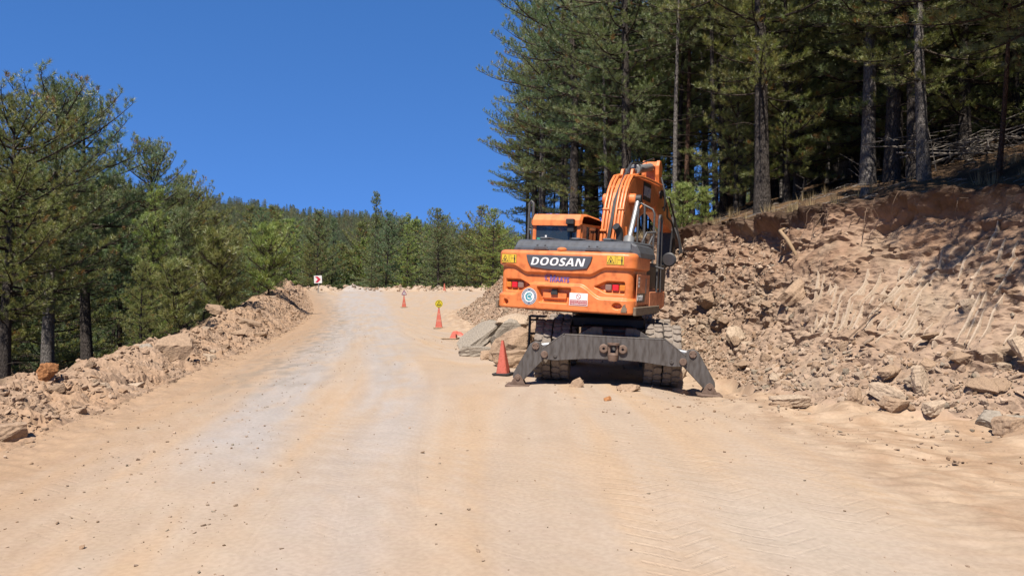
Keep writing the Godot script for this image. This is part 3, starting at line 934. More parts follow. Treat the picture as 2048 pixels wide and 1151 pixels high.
	for i in 1500:
		if n >= 72: break
		var d := r.randf_range(83.0, 106.0)
		var x := r.randf_range(-0.62 * d, 0.14 * d)
		if near_any(used, x, d, 2.5): continue
		used.append(Vector2(x, d))
		var gy := land(x, d)
		var top := r.randf_range(6.5, 11.2) + 0.02 * (d - 83.0)
		var kind: String = ["mid", "mid_b", "mid_c"][r.randi() % 3]
		plant("pine_tree", S[kind], x, d, r.randf() * TAU, clampf((top - gy) / S[kind].H, 0.55, 1.5), "%s pine beyond the road bend, %s" % [{"mid": "pointed", "mid_b": "round-topped", "mid_c": "slender"}[kind], "outward of the chevron sign" if x < -0.26 * d else "between the chevron sign and the cones" if x < -0.12 * d else "near the end of the cut bank"], "pines beyond the road bend", ["", "needles_olive", "needles_bright", "needles_blue", "needles_olive", "needles_bright"][r.randi() % 6], -0.2)
		n += 1
	# far hillside: a wood that reads as one mass
	var at := [[], []]
	var tint := [[], []]
	for k in 2:
		var d := 104.0
		while d < 640.0:
			var step := lerpf(4.2, 5.2, (d - 104.0) / 536.0)
			var x := -0.74 * d - 30.0 + r.randf() * step
			while x < 0.16 * d + 40.0:
				if (r.randi() % 2) == 0:
					var px := x + r.randf_range(-2, 2); var pd := d + r.randf_range(-2.5, 2.5)
					var lump: float = nz.hump.get_noise_2d(px * 0.03, pd * 0.03)
					if lump < -0.25 and r.randf() < 0.5:
						x += step
						continue
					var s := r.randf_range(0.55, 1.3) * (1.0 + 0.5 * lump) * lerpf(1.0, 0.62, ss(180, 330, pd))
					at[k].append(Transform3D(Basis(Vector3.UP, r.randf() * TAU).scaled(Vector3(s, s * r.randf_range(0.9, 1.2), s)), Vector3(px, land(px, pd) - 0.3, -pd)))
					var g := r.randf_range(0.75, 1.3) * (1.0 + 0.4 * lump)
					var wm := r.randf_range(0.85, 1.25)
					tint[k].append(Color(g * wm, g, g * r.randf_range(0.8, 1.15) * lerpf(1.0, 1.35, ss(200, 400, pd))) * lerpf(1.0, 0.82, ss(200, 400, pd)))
				x += step
			d += step
	for k in 2:
		var sp: Dictionary = [S.far, S.far_b][k]
		var mesh: ArrayMesh = sp.crown
		var wa: Array = (sp.wood as ArrayMesh).surface_get_arrays(0)
		var whole := ArrayMesh.new()
		whole.add_surface_from_arrays(Mesh.PRIMITIVE_TRIANGLES, mesh.surface_get_arrays(0))
		whole.add_surface_from_arrays(Mesh.PRIMITIVE_TRIANGLES, wa)
		whole.surface_set_material(0, M.needles)
		whole.surface_set_material(1, M.twig)
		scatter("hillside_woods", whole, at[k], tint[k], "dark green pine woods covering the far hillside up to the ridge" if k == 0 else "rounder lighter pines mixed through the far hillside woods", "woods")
	print("hill trees ", at[0].size() + at[1].size())
	# seedlings and shrubs
	for k in [[4.5, 19.6, 0.52, "needles_bright", "bright green pine seedling on the crest right behind the digger's arm"], [5.1, 20.0, 0.42, "needles_bright", "smaller green seedling on the crest beside the big leaning trunk"], [4.3, 21.4, 0.5, "needles_bright", "yellow-green seedling at the crest farther along from the arm"], [-9.4, 21.0, 0.9, "needles_olive", "leafy low shrub hugging the back of the berm"], [-10.8, 27.5, 1.3, "needles_olive", "dull green shrub behind the berm beyond the boulder"], [-13.0, 40.0, 1.6, "needles_bright", "light green shrub rising over the berm's highest part"], [-17.6, 56.0, 0.8, "", "dark shrub behind the berm just before the chevron sign"]]:
		plant("pine_seedling", S.shrub, k[0], k[1], r.randf() * TAU, k[2], k[4], "", k[3]).set_meta("category", "seedling")

# ---------------------------------------------------------------- broken rock
# an angular stone: a subdivided block, cut by planes and roughened; about unit size, then stretched
func rock_mesh(seed_: int, size: Vector3, n: int, cuts: int, rough: float, m: Material) -> ArrayMesh:
	var r := RandomNumberGenerator.new()
	r.seed = seed_
	var f := noise(seed_ + 500, 1.4, FastNoiseLite.TYPE_SIMPLEX, 3)
	var pl := []
	for i in cuts:
		var nn := Vector3(r.randfn(), r.randfn() * 0.7, r.randfn()).normalized()
		pl.append([nn, r.randf_range(0.55, 0.82)])
	var cache := {}
	var at := func(p: Vector3) -> Vector3:
		var k := p.snapped(Vector3.ONE * 0.001)
		if cache.has(k): return cache[k]
		var q := p * 0.62 + p.normalized() * 0.38
		for c in pl:
			var over: float = q.dot(c[0]) - c[1]
			if over > 0.0: q -= c[0] * over * 0.96
		q += q.normalized() * rough * f.get_noise_3dv(q * 1.3)
		# bedding: thin proud and recessed layers
		q += Vector3(q.x, 0, q.z) * rough * 0.6 * f.get_noise_1d(q.y * 7.0 + 3.0)
		q = q * size * 0.5
		cache[k] = q
		return q
	var v := PackedVector3Array()
	for ax in 3:
		for sg in [-1.0, 1.0]:
			for i in n:
				for j in n:
					var c := []
					for o in [[0, 0], [1, 0], [1, 1], [0, 1]]:
						var a: float = -1.0 + 2.0 * (i + o[0]) / n
						var b: float = -1.0 + 2.0 * (j + o[1]) / n
						var p := Vector3(sg, a, b) if ax == 0 else Vector3(b, sg, a) if ax == 1 else Vector3(a, b, sg)
						c.append(at.call(p))
					if sg > 0: v.append_array([c[0], c[2], c[1], c[0], c[3], c[2]])
					else: v.append_array([c[0], c[1], c[2], c[0], c[2], c[3]])
	return raw_mesh(v, PackedColorArray(), m)

func lay(r: RandomNumberGenerator, p: Vector3, up: Vector3, s: Vector3, tilt: float) -> Transform3D:
	var y := (up + Vector3(r.randfn(), r.randfn() * 0.4, r.randfn()) * tilt).normalized()
	var x := y.cross(Vector3(r.randfn(), r.randfn(), r.randfn())).normalized()
	return Transform3D(Basis(x, y, x.cross(y)) * Basis.from_scale(s), p)

func build_rubble() -> void:
	var r := RandomNumberGenerator.new()
	r.seed = 909
	for k in [["rock_tan", 0.42, 0.295, 0.2], ["rock_orange", 0.43, 0.2, 0.085], ["rock_grey", 0.36, 0.31, 0.25], ["rock_pale", 0.52, 0.4, 0.29]]:
		var m: StandardMaterial3D = M.rock.duplicate()
		m.resource_name = k[0]
		m.vertex_color_use_as_albedo = false
		m.albedo_color = lin(k[1], k[2], k[3])
		M[k[0]] = m
	var sh: StandardMaterial3D = M.rock.duplicate()
	sh.heightmap_enabled = false
	sh.uv1_scale = Vector3.ONE * 0.7
	M.shard = sh
	# shards: five shapes
	var shard := []
	for i in 5:
		shard.append(rock_mesh(30 + i, Vector3(1.0, [0.3, 0.5, 0.24, 0.4, 0.65][i], [0.7, 0.8, 0.45, 0.6, 0.8][i]), 3, 9, 0.08, M.shard))
	var tan_ := func() -> Color:
		var k := r.randf_range(0.78, 1.16)
		var c := Color(0.43, 0.305, 0.215).lerp(Color(0.49, 0.372, 0.275), r.randf())
		if r.randf() < 0.2: c = Color(0.36, 0.24, 0.155)
		if r.randf() < 0.1: c = Color(0.34, 0.28, 0.21)
		return c * k
	var at := [[], [], [], [], []]
	var tint := [[], [], [], [], []]
	# on the bank, from the drawn surface itself
	var put := func(p: Vector3, up: Vector3, s: float, tilt: float, c: Color) -> void:
		var k := r.randi() % 5
		at[k].append(lay(r, p, up, Vector3(s * r.randf_range(0.7, 1.3), s * r.randf_range(0.7, 1.2), s * r.randf_range(0.7, 1.2)), tilt))
		tint[k].append(c)
	var tries := 0
	while tries < 30000:
		tries += 1
		var d := 5.5 * pow(52.0 / 5.5, r.randf())
		var t := pow(r.randf(), 1.15) * 0.86
		var p := bank_point(d, t)
		var along := 22.0 - d + (p.x - 4.0) * 0.45
		var clump: float = nz.hump.get_noise_2d(along * 0.6 + 70, t * 5.0)
		if along > 8.3 and along < 17.5 and t > 0.3 and r.randf() < 0.9: continue
		if clump < -0.12 and r.randf() < 0.7: continue
		var s := 0.02 + 0.13 * pow(r.randf(), 4.6) + 0.0014 * d
		if t > 0.45: s *= 0.8
		put.call(p + Vector3(0, 0.012, 0), (bank_out(d) * clampf(t * 2.0, 0, 1) + Vector3(0, 0.9, 0)).normalized(), s, 0.55, tan_.call())
	# on the berm
	for i in 11000:
		var d := 6.0 * pow(82.0 / 6.0, r.randf())
		var t := r.randf_range(0.3, 1.06)
		var x := lerpf(tab(XL, d) - berm_w(d), tab(XL, d), t)
		if nz.hump.get_noise_2d(x * 0.9 + 20, d * 0.8) < -0.05 and r.randf() < 0.6: continue
		var s := 0.016 + 0.1 * pow(r.randf(), 4.6) + 0.0028 * d
		if t > 0.95: s *= 0.6
		put.call(berm_point(d, t) + Vector3(0, 0.12 * s - 0.012, 0), Vector3.UP, s, 0.5, tan_.call().lerp(Color(0.43, 0.28, 0.175), 0.45))
	# the far edge of the road
	for i in 900:
		var d := 78.2 + r.randfn() * 0.7
		var x := r.randf_range(-22.0, 12.0)
		put.call(Vector3(x, land(x, d), -d), Vector3.UP, 0.15 + 0.5 * pow(r.randf(), 2.5), 0.6, tan_.call())
	# churned shoulder and the toe of the bank
	for i in 8000:
		var d := 3.6 * pow(24.0 / 3.6, r.randf())
		var x := tab(XR, d) + 0.2 - 3.4 * pow(r.randf(), 1.7)
		if x < 2.2 and d > 9.0 and r.randf() < 0.6: continue
		if x < 2.6 and d < 9.0 and r.randf() < 0.9: continue
		if nz.hump.get_noise_2d(x * 1.3 + 90, d * 1.1) < 0.0 and r.randf() < 0.8: continue
		var s := 0.01 + 0.06 * pow(r.randf(), 4.5)
		put.call(Vector3(x, land(x, d) + s * 0.12, -d), Vector3.UP, s, 0.35, tan_.call() * 0.92)
	# strays on the road
	for i in 1900:
		var d := 3.6 * pow(40.0 / 3.6, pow(r.randf(), 1.2))
		var x := lerpf(tab(XL, d), minf(tab(XR, d), 3.4), r.randf() if r.randf() < 0.6 else r.randf() * 0.35)
		var s := 0.006 + 0.03 * pow(r.randf(), 5.0) + (0.012 if r.randf() < 0.06 else 0.0)
		put.call(Vector3(x, land(x, d) + s * 0.15, -d), Vector3.UP, s, 0.25, tan_.call() * r.randf_range(0.7, 1.05))
	for i in 4200:
		var d := 4.5 * pow(30.0 / 4.5, r.randf())
		var x := tab(XL, d) + 3.2 * pow(r.randf(), 1.6)
		if nz.hump.get_noise_2d(x * 1.1 + 33, d * 0.45) < 0.12 and r.randf() < 0.9: continue
		var s := 0.007 + 0.035 * pow(r.randf(), 4.0)
		put.call(Vector3(x, land(x, d) + s * 0.12, -d), Vector3.UP, s, 0.3, tan_.call() * 0.9)
	var words := ["flat tan shards strewn over the cut bank, berm and shoulder", "thick tan chips strewn over the cut bank, berm and shoulder", "narrow thin splinters of rock strewn over the cut bank and berm", "small broken slabs of rock strewn over the cut bank and berm", "blocky crumbs of rock strewn over the cut bank and berm"]
	for k in 5:
		scatter("rubble", shard[k], at[k], tint[k], words[k], "rubble")

	tooth_marks()
	# stones one can point to: x, d, lift, size, yaw, tilt x, tilt z, stuff, seed, name, category, label
	var made := {}
	for k in ROCKS:
		var p := Vector3(k[0], land(k[0], k[1]), -k[1])
		var sz: Vector3 = k[3]
		if k[2] == -100.0: p = bank_point(k[1], k[0]) + Vector3(0, sz.y * 0.2, 0)
		elif k[2] == -200.0:
			sz *= 0.68
			p = berm_point(k[1], k[0]) + Vector3(0, sz.y * 0.25, 0)
		else: p.y += k[2] - 0.03
		var key := [k[6], k[5]] if k[2] < -99.0 else [k[6], k[5], k[0]]
		if not made.has(key): made[key] = rock_mesh(k[6], Vector3.ONE if k[2] < -99.0 else sz, 7, 10, 0.09, M[k[5]])
		var mesh: ArrayMesh = made[key]
		var b := Basis.from_euler(Vector3(deg_to_rad(k[4].x), deg_to_rad(k[4].y), deg_to_rad(k[4].z)))
		var o := obj(k[7], mesh, self, Transform3D(b * Basis.from_scale(sz) if k[2] < -99.0 else b, p))
		tag(o, k[8], "rock", k[9] if k.size() > 9 else "")

func tooth_marks() -> void:
	# pale scrapes that the bucket's teeth left down the face
	var r := RandomNumberGenerator.new()
	r.seed = 66
	var m := grimy("scraped_rock", lin(0.53, 0.41, 0.3), M.tex_dirt, 2.0, 0.95)
	# d, t of the first mark, count, pitch in d, length, scatter
	for k in [[12.35, 0.36, 9, 0.1, 1.0], [12.0, 0.46, 10, 0.1, 1.1], [11.3, 0.38, 8, 0.11, 0.9], [10.75, 0.33, 6, 0.2, 1.2], [10.5, 0.5, 7, 0.19, 1.25], [9.9, 0.36, 5, 0.2, 1.3], [11.9, 0.6, 7, 0.15, 0.9], [10.9, 0.66, 6, 0.2, 1.0], [9.6, 0.55, 6, 0.21, 1.1], [12.9, 0.5, 6, 0.12, 0.8], [9.2, 0.3, 4, 0.2, 1.2]]:
		for i in k[2]:
			var d: float = k[0] - k[3] * i + r.randf_range(-0.02, 0.02)
			var t: float = k[1] + r.randf_range(-0.03, 0.03)
			var l: float = k[4] * r.randf_range(0.4, 1.15)
			var w := r.randf_range(0.02, 0.042)
			var e := MB.new()
			var n := 7
			var row := []
			for j in n + 1:
				var u := float(j) / n
				var a := bank_point(d + 0.27 * l * u, t + 0.13 * l * u)
				var up := (bank_out(d) * 0.75 + Vector3(0, 0.66, 0)).normalized()
				var b := bank_point(d + 0.27 * l * (u + 0.1), t + 0.13 * l * (u + 0.1))
				var side := (b - a).cross(up).normalized()
				var ww := w * (0.25 + 0.75 * sin(PI * clampf(u * 0.9 + 0.06, 0, 1))) * r.randf_range(0.75, 1.2)
				a = (a * 2.0 + bank_point(d + 0.27 * l * (u + 0.16), t + 0.13 * l * (u + 0.16)) + bank_point(d + 0.27 * l * (u - 0.16), t + 0.13 * l * (u - 0.16)) + bank_point(d, t).lerp(bank_point(d + 0.27 * l, t + 0.13 * l), u)) * 0.2 + up * 0.016
				row.append([a - side * ww - up * 0.06, a - side * ww * 0.5 + up * 0.012, a + side * ww * 0.5 + up * 0.014, a + side * ww - up * 0.06, up])
			for j in n:
				for q in 3:
					e.face([row[j][q], row[j][q + 1], row[j + 1][q + 1], row[j + 1][q]], row[j][4])
			obj("tooth_mark", e.mesh(m), bank)

func bank_point(d: float, t: float) -> Vector3:
	var x := lerpf(tab(XR, d), tab(XC, d), t)
	var y := land(x, d)
	var rel := bank_relief(x, y, d, t, 22.0 - d + (x - 4.0) * 0.45)
	var slope := ss(0.05, 0.4, t)
	return Vector3(x, y, -d) + (bank_out(d) * slope * 0.8 + Vector3(0, 1.0 - 0.45 * slope, 0)) * rel.x

func berm_point(d: float, t: float) -> Vector3:
	var x := lerpf(tab(XL, d) - berm_w(d), tab(XL, d), t)
	var y := land(x, d)
	var fin: float = nz.fine.get_noise_3d(x, y, d)
	return Vector3(x, y + (0.05 * fin + 0.16 * nz.hump.get_noise_2d(x * 1.6, d * 1.6)) * ss(0.0, 0.12, t) * ss(1.0, 0.9, t), -d)

const ROCKS := [
	[-6.71, 10.78, 0.1, Vector3(0.3, 0.3, 0.28), Vector3(8, 20, -12), "rock_orange", 1, "rock", "orange block of rock perched on the crest of the berm"],
	[-6.75, 9.6, 0.08, Vector3(0.62, 0.24, 0.34), Vector3(4, 12, -4), "rock_tan", 2, "rock", "layered tan slab lying on the berm at the photo's left edge"],
	[-5.42, 8.02, 0.07, Vector3(0.42, 0.2, 0.36), Vector3(4, 40, 3), "rock_tan", 3, "rock", "tan slab at the berm's foot by the photo's left edge"],
	[-7, 15.4, 0.06, Vector3(0.95, 0.72, 0.7), Vector3(10, 25, 14), "rock_tan", 4, "boulder", "largest boulder set in the berm, pale top and dark undercut"],
	[-7.35, 15.1, 0.02, Vector3(0.42, 0.36, 0.3), Vector3(-20, 10, 30), "rock_grey", 5, "rock", "grey slanted slab leaning on the berm's largest boulder"],
	[-6.03, 11.1, 0.06, Vector3(0.19, 0.18, 0.17), Vector3(0, 20, 0), "rock_pale", 6, "rock", "round pale stone at the berm's foot"],
	[-5.95, 11.9, 0.05, Vector3(0.26, 0.14, 0.2), Vector3(0, 60, 8), "rock_pale", 7, "rock", "flat pale stone at the road's outer edge just past the round one"],
	[-5.5, 8.95, 0.05, Vector3(0.17, 0.14, 0.15), Vector3(0, 10, 0), "rock_tan", 8, "rock", "nearer of two brown stones together at the berm's foot"],
	[-5.5, 9.5, 0.05, Vector3(0.2, 0.13, 0.16), Vector3(5, 50, 10), "rock_tan", 9, "rock", "farther of two brown stones together at the berm's foot"],
	[-9.7, 24.6, 0.2, Vector3(0.75, 0.4, 0.5), Vector3(5, 20, -8), "rock_tan", 10, "boulder", "rounded boulder on the berm top beside the gap in the young pines"],
	[-8.3, 23.6, 0.12, Vector3(0.85, 0.2, 0.5), Vector3(10, 15, -14), "rock_tan", 11, "rock_slab", "long tilted slab on the berm's road side below the rounded boulder"],
	[-7.9, 21.6, 0.08, Vector3(0.6, 0.22, 0.4), Vector3(4, 30, 6), "rock_tan", 12, "rock_slab", "flat slab with a dark underside at the berm's foot"],
	[-7.75, 23, 0.08, Vector3(0.5, 0.2, 0.35), Vector3(0, -20, 10), "rock_tan", 13, "rock_slab", "smaller slab at the berm's foot beside the dark-sided one"],
	[5.15, 9.45, 0.14, Vector3(0.27, 0.46, 0.22), Vector3(-8, 15, 8), "rock_pale", 20, "rock", "upright pale block standing in the rubble below the tooth marks"],
	[4.82, 9.62, 0.1, Vector3(0.62, 0.22, 0.28), Vector3(10, -30, -24), "rock_pale", 21, "rock_slab", "long leaning slab left of the upright pale block"],
	[4.72, 9.25, 0.08, Vector3(0.4, 0.24, 0.28), Vector3(5, 10, -6), "rock_tan", 22, "rock", "brown block in front of the long leaning slab"],
	[5.08, 9.05, 0.07, Vector3(0.36, 0.2, 0.24), Vector3(4, 35, 12), "rock_pale", 23, "rock", "pale wedge lying alone at the edge of the rubble"],
	[5.02, 9.95, 0.12, Vector3(0.36, 0.16, 0.26), Vector3(0, 20, 18), "rock_tan", 24, "rock_slab", "flat slab just behind the upright pale block"],
	[5.42, 9.7, 0.12, Vector3(0.34, 0.18, 0.24), Vector3(12, -10, -20), "rock_tan", 25, "rock", "tan chunk right of the upright pale block"],
	[4.5, 9.85, 0.1, Vector3(0.3, 0.2, 0.24), Vector3(0, 50, 10), "rock_tan", 26, "rock", "squat stone left of the long leaning slab"],
	[3.8, 10.25, 0.08, Vector3(0.55, 0.17, 0.36), Vector3(3, 8, 2), "rock_pale", 27, "rock_slab", "flat pale slab at the toe of the rubble between digger and upright block"],
	[3.6, 10.1, 0.05, Vector3(0.34, 0.12, 0.26), Vector3(0, -15, 0), "rock_tan", 28, "rock_slab", "thin slab lying under the edge of the flat pale one"],
	[5.42, 8.5, 0.1, Vector3(0.42, 0.3, 0.32), Vector3(14, 25, -10), "rock_grey", 29, "rock", "dark broken block near the photo's right edge"],
	[5.62, 8.35, 0.1, Vector3(0.22, 0.26, 0.3), Vector3(10, 60, 24), "rock_grey", 30, "rock", "dark splintered piece beside the dark broken block"],
	[5.4, 8.15, 0.08, Vector3(0.38, 0.24, 0.3), Vector3(0, 10, 8), "rock_tan", 31, "rock", "tan lump lowest in the rubble by the right edge"],
	[5.15, 13.5, -0.08, Vector3(0.8, 0.34, 0.5), Vector3(-30, 15, 35), "rock_tan", 32, "rock_slab", "broad slanted slab jutting from the middle of the cut bank"],
	[4.25, 14.3, 0.12, Vector3(0.4, 0.5, 0.3), Vector3(-25, 0, 20), "rock_pale", 33, "rock", "pale angular plate standing in the bank beside the right wheels"],
	[4.3, 16.3, 0.1, Vector3(0.7, 0.4, 0.5), Vector3(-10, 20, 10), "rock_tan", 34, "rock", "blocky ledge of rock in the bank behind the breaker"],
	[1.85, 12, 0.06, Vector3(0.52, 0.14, 0.3), Vector3(4, 6, -2), "rock_tan", 35, "rock_slab", "flat tan stone on the ground in front of the stabiliser beam"],
	[1.4, 10.95, 0.04, Vector3(0.15, 0.12, 0.13), Vector3(0, 30, 10), "rock_orange", 36, "rock", "small orange stone on the road edge nearest the camera side of the digger"],
	[1.05, 12.3, 0.06, Vector3(0.26, 0.18, 0.2), Vector3(0, 10, 30), "rock_tan", 37, "rock", "knobbly stone just inside the shade line under the beam"],
	[6.25, 9.2, 0.12, Vector3(0.2, 0.4, 0.16), Vector3(-25, 10, 12), "rock_pale", 38, "rock", "upright thin slab high in the rubble at the right edge"],
	[2.85, 12.6, 0.06, Vector3(0.3, 0.16, 0.22), Vector3(0, 20, -12), "rock_tan", 39, "rock", "tan stone beside the right stabiliser foot"],
	[3, 13.6, 0.1, Vector3(0.5, 0.36, 0.3), Vector3(-10, 20, 20), "rock_pale", 40, "rock", "pale plate leaning under the right stabiliser leg"],
	[-0.6, 18.6, 0.5, Vector3(1.7, 0.46, 1.0), Vector3(14, 14, 36), "rock_grey", 50, "rock_slab", "longest grey slab, tilted in the pile behind the near cone"],
	[0.1, 18.4, 0.82, Vector3(1.05, 0.34, 0.8), Vector3(8, -10, -14), "rock_pale", 51, "rock_slab", "thick pale slab capping the pile behind the near cone"],
	[-0.75, 18, 0.1, Vector3(1.05, 0.34, 0.7), Vector3(3, 10, -3), "rock_grey", 52, "rock_slab", "low flat slab at the road end of the slab pile"],
	[-0.1, 18.2, 0.5, Vector3(0.8, 0.75, 0.6), Vector3(20, 40, 10), "rock_grey", 53, "rock", "jagged grey block wedged between the pile's slabs"],
	[0.1, 16.6, 0.36, Vector3(1.2, 0.85, 0.9), Vector3(5, 15, -6), "rock_tan", 54, "boulder", "smooth tan boulder in front of the slab pile"],
	[0.1, 15.6, 0.12, Vector3(1.1, 0.5, 0.9), Vector3(0, -20, 4), "rock_tan", 55, "boulder", "low broken boulder nearest the near cone"],
	[-0.55, 16.9, 0.1, Vector3(0.42, 0.28, 0.34), Vector3(0, 25, 6), "rock_tan", 56, "rock", "stub of rock left of the smooth tan boulder"],
	[0.75, 17.2, 0.6, Vector3(1.2, 0.8, 0.9), Vector3(15, 35, 8), "rock_tan", 57, "boulder", "big boulder behind the digger's step ladder"],
	[1.9, 17.9, 0.7, Vector3(1.3, 0.9, 0.9), Vector3(-10, 15, 12), "rock_tan", 58, "boulder", "large rock under the counterweight behind the wheels"],
	[0.376058, 15.5502, -100.0, Vector3(0.370846, 0.212519, 0.258384), Vector3(21.1162, 5.22094, -1.71887), "rock_tan", 60, "rock", "tan stone lying in the rubble of the cut bank, one of many", "stones in the rubble of the cut bank"],
	[0.452432, 15.8579, -100.0, Vector3(0.207169, 0.150979, 0.179452), Vector3(2.18804, 103.309, -24.3443), "rock_tan", 61, "rock", "tan stone lying in the rubble of the cut bank, one of many", "stones in the rubble of the cut bank"],
	[0.107396, 13.0162, -100.0, Vector3(0.38819, 0.140627, 0.261908), Vector3(-21.4034, 111.227, -2.75822), "rock_tan", 62, "rock", "tan stone lying in the rubble of the cut bank, one of many", "stones in the rubble of the cut bank"],
	[0.438274, 8.22094, -100.0, Vector3(0.23027, 0.118013, 0.297187), Vector3(18.6204, 52.0749, 23.0739), "rock_tan", 63, "rock", "tan stone lying in the rubble of the cut bank, one of many", "stones in the rubble of the cut bank"],
	[0.484907, 10.3437, -100.0, Vector3(0.227251, 0.215463, 0.201316), Vector3(-23.9215, 74.6832, 21.7896), "rock_pale", 64, "rock", "tan stone lying in the rubble of the cut bank, one of many", "stones in the rubble of the cut bank"],
	[0.164652, 8.96865, -100.0, Vector3(0.324746, 0.0904398, 0.248469), Vector3(-8.10516, 55.7924, 15.9259), "rock_tan", 65, "rock", "tan stone lying in the rubble of the cut bank, one of many", "stones in the rubble of the cut bank"],
	[0.108691, 16.4178, -100.0, Vector3(0.293409, 0.112896, 0.180989), Vector3(21.9506, 170.86, -7.1178), "rock_tan", 66, "rock", "tan stone lying in the rubble of the cut bank, one of many", "stones in the rubble of the cut bank"],
	[0.398114, 8.4132, -100.0, Vector3(0.267884, 0.165207, 0.141453), Vector3(-22.6636, 32.5655, 22.759), "rock_tan", 67, "rock", "tan stone lying in the rubble of the cut bank, one of many", "stones in the rubble of the cut bank"],
	[0.138122, 9.60444, -100.0, Vector3(0.376678, 0.150087, 0.221999), Vector3(19.6356, 45.1609, -1.85751), "rock_pale", 68, "rock", "tan stone lying in the rubble of the cut bank, one of many", "stones in the rubble of the cut bank"],
	[0.0375832, 18.3444, -100.0, Vector3(0.406992, 0.101853, 0.194518), Vector3(5.54138, 165.256, -8.00202), "rock_tan", 69, "rock", "tan stone lying in the rubble of the cut bank, one of many", "stones in the rubble of the cut bank"],
	[0.172064, 11.8869, -100.0, Vector3(0.222595, 0.100166, 0.163819), Vector3(9.45873, 179.411, -16.9235), "rock_tan", 70, "rock", "tan stone lying in the rubble of the cut bank, one of many", "stones in the rubble of the cut bank"],
	[0.308312, 9.15531, -100.0, Vector3(0.401666, 0.0941374, 0.258489), Vector3(-7.80835, 45.0376, 7.54832), "rock_tan", 71, "rock", "tan stone lying in the rubble of the cut bank, one of many", "stones in the rubble of the cut bank"],
	[0.459713, 8.85735, -100.0, Vector3(0.187853, 0.154163, 0.274149), Vector3(-18.4714, 131.7, 22.4899), "rock_tan", 60, "rock", "tan stone lying in the rubble of the cut bank, one of many", "stones in the rubble of the cut bank"],
	[0.228586, 9.45824, -100.0, Vector3(0.215819, 0.199815, 0.18717), Vector3(-2.34225, 179.874, 17.6126), "rock_tan", 61, "rock", "tan stone lying in the rubble of the cut bank, one of many", "stones in the rubble of the cut bank"],
	[0.350643, 19.5295, -100.0, Vector3(0.256249, 0.125625, 0.215213), Vector3(20.093, 20.2609, 16.1028), "rock_tan", 62, "rock", "tan stone lying in the rubble of the cut bank, one of many", "stones in the rubble of the cut bank"],
	[0.259675, 15.5982, -100.0, Vector3(0.261235, 0.101588, 0.18357), Vector3(14.1009, 156.13, -6.93369), "rock_pale", 63, "rock", "tan stone lying in the rubble of the cut bank, one of many", "stones in the rubble of the cut bank"],
	[0.338729, 16.3962, -100.0, Vector3(0.362313, 0.137246, 0.252715), Vector3(-10.9574, 87.4233, 13.4874), "rock_pale", 64, "rock", "tan stone lying in the rubble of the cut bank, one of many", "stones in the rubble of the cut bank"],
	[0.183235, 19.4912, -100.0, Vector3(0.222876, 0.200737, 0.215889), Vector3(13.6859, 58.6629, -11.3157), "rock_pale", 65, "rock", "tan stone lying in the rubble of the cut bank, one of many", "stones in the rubble of the cut bank"],
	[0.33077, 17.8368, -100.0, Vector3(0.37143, 0.135225, 0.24305), Vector3(11.8914, 149.074, -7.49774), "rock_tan", 66, "rock", "tan stone lying in the rubble of the cut bank, one of many", "stones in the rubble of the cut bank"],
	[0.350402, 18.465, -100.0, Vector3(0.414269, 0.214347, 0.222902), Vector3(1.467, 29.9111, 16.831), "rock_tan", 67, "rock", "tan stone lying in the rubble of the cut bank, one of many", "stones in the rubble of the cut bank"],
	[0.0578416, 11.5377, -100.0, Vector3(0.341006, 0.144162, 0.238685), Vector3(21.8112, 92.9619, 21.8216), "rock_pale", 68, "rock", "tan stone lying in the rubble of the cut bank, one of many", "stones in the rubble of the cut bank"],
	[0.391858, 15.5601, -100.0, Vector3(0.332848, 0.183654, 0.14442), Vector3(-16.9988, 79.3923, 7.50585), "rock_tan", 69, "rock", "tan stone lying in the rubble of the cut bank, one of many", "stones in the rubble of the cut bank"],
	[0.106656, 17.1562, -100.0, Vector3(0.352431, 0.218241, 0.296762), Vector3(-16.7127, 160.526, -19.4586), "rock_tan", 70, "rock", "tan stone lying in the rubble of the cut bank, one of many", "stones in the rubble of the cut bank"],
	[0.283194, 13.8954, -100.0, Vector3(0.279718, 0.135643, 0.246004), Vector3(-21.4012, 36.7859, 10.9008), "rock_pale", 71, "rock", "tan stone lying in the rubble of the cut bank, one of many", "stones in the rubble of the cut bank"],
	[0.21458, 8.2078, -100.0, Vector3(0.246847, 0.143306, 0.158412), Vector3(16.5685, 67.2983, -23.1969), "rock_pale", 60, "rock", "tan stone lying in the rubble of the cut bank, one of many", "stones in the rubble of the cut bank"],
	[0.281706, 9.3189, -100.0, Vector3(0.26145, 0.165517, 0.293328), Vector3(15.9261, 75.4383, 15.6495), "rock_pale", 61, "rock", "tan stone lying in the rubble of the cut bank, one of many", "stones in the rubble of the cut bank"],
	[0.0952522, 13.7162, -100.0, Vector3(0.271859, 0.152014, 0.171865), Vector3(-18.3508, 16.3496, 16.0617), "rock_tan", 62, "rock", "tan stone lying in the rubble of the cut bank, one of many", "stones in the rubble of the cut bank"],
	[0.1765, 12.7059, -100.0, Vector3(0.399954, 0.160125, 0.19207), Vector3(18.825, 101.573, -3.53996), "rock_tan", 63, "rock", "tan stone lying in the rubble of the cut bank, one of many", "stones in the rubble of the cut bank"],
	[0.250196, 14.0222, -100.0, Vector3(0.349992, 0.139906, 0.276794), Vector3(-17.0486, 106.911, 12.0513), "rock_pale", 64, "rock", "tan stone lying in the rubble of the cut bank, one of many", "stones in the rubble of the cut bank"],
	[0.219436, 14.0564, -100.0, Vector3(0.256597, 0.217956, 0.218681), Vector3(-10.6801, 85.8484, -18.9057), "rock_tan", 65, "rock", "tan stone lying in the rubble of the cut bank, one of many", "stones in the rubble of the cut bank"],
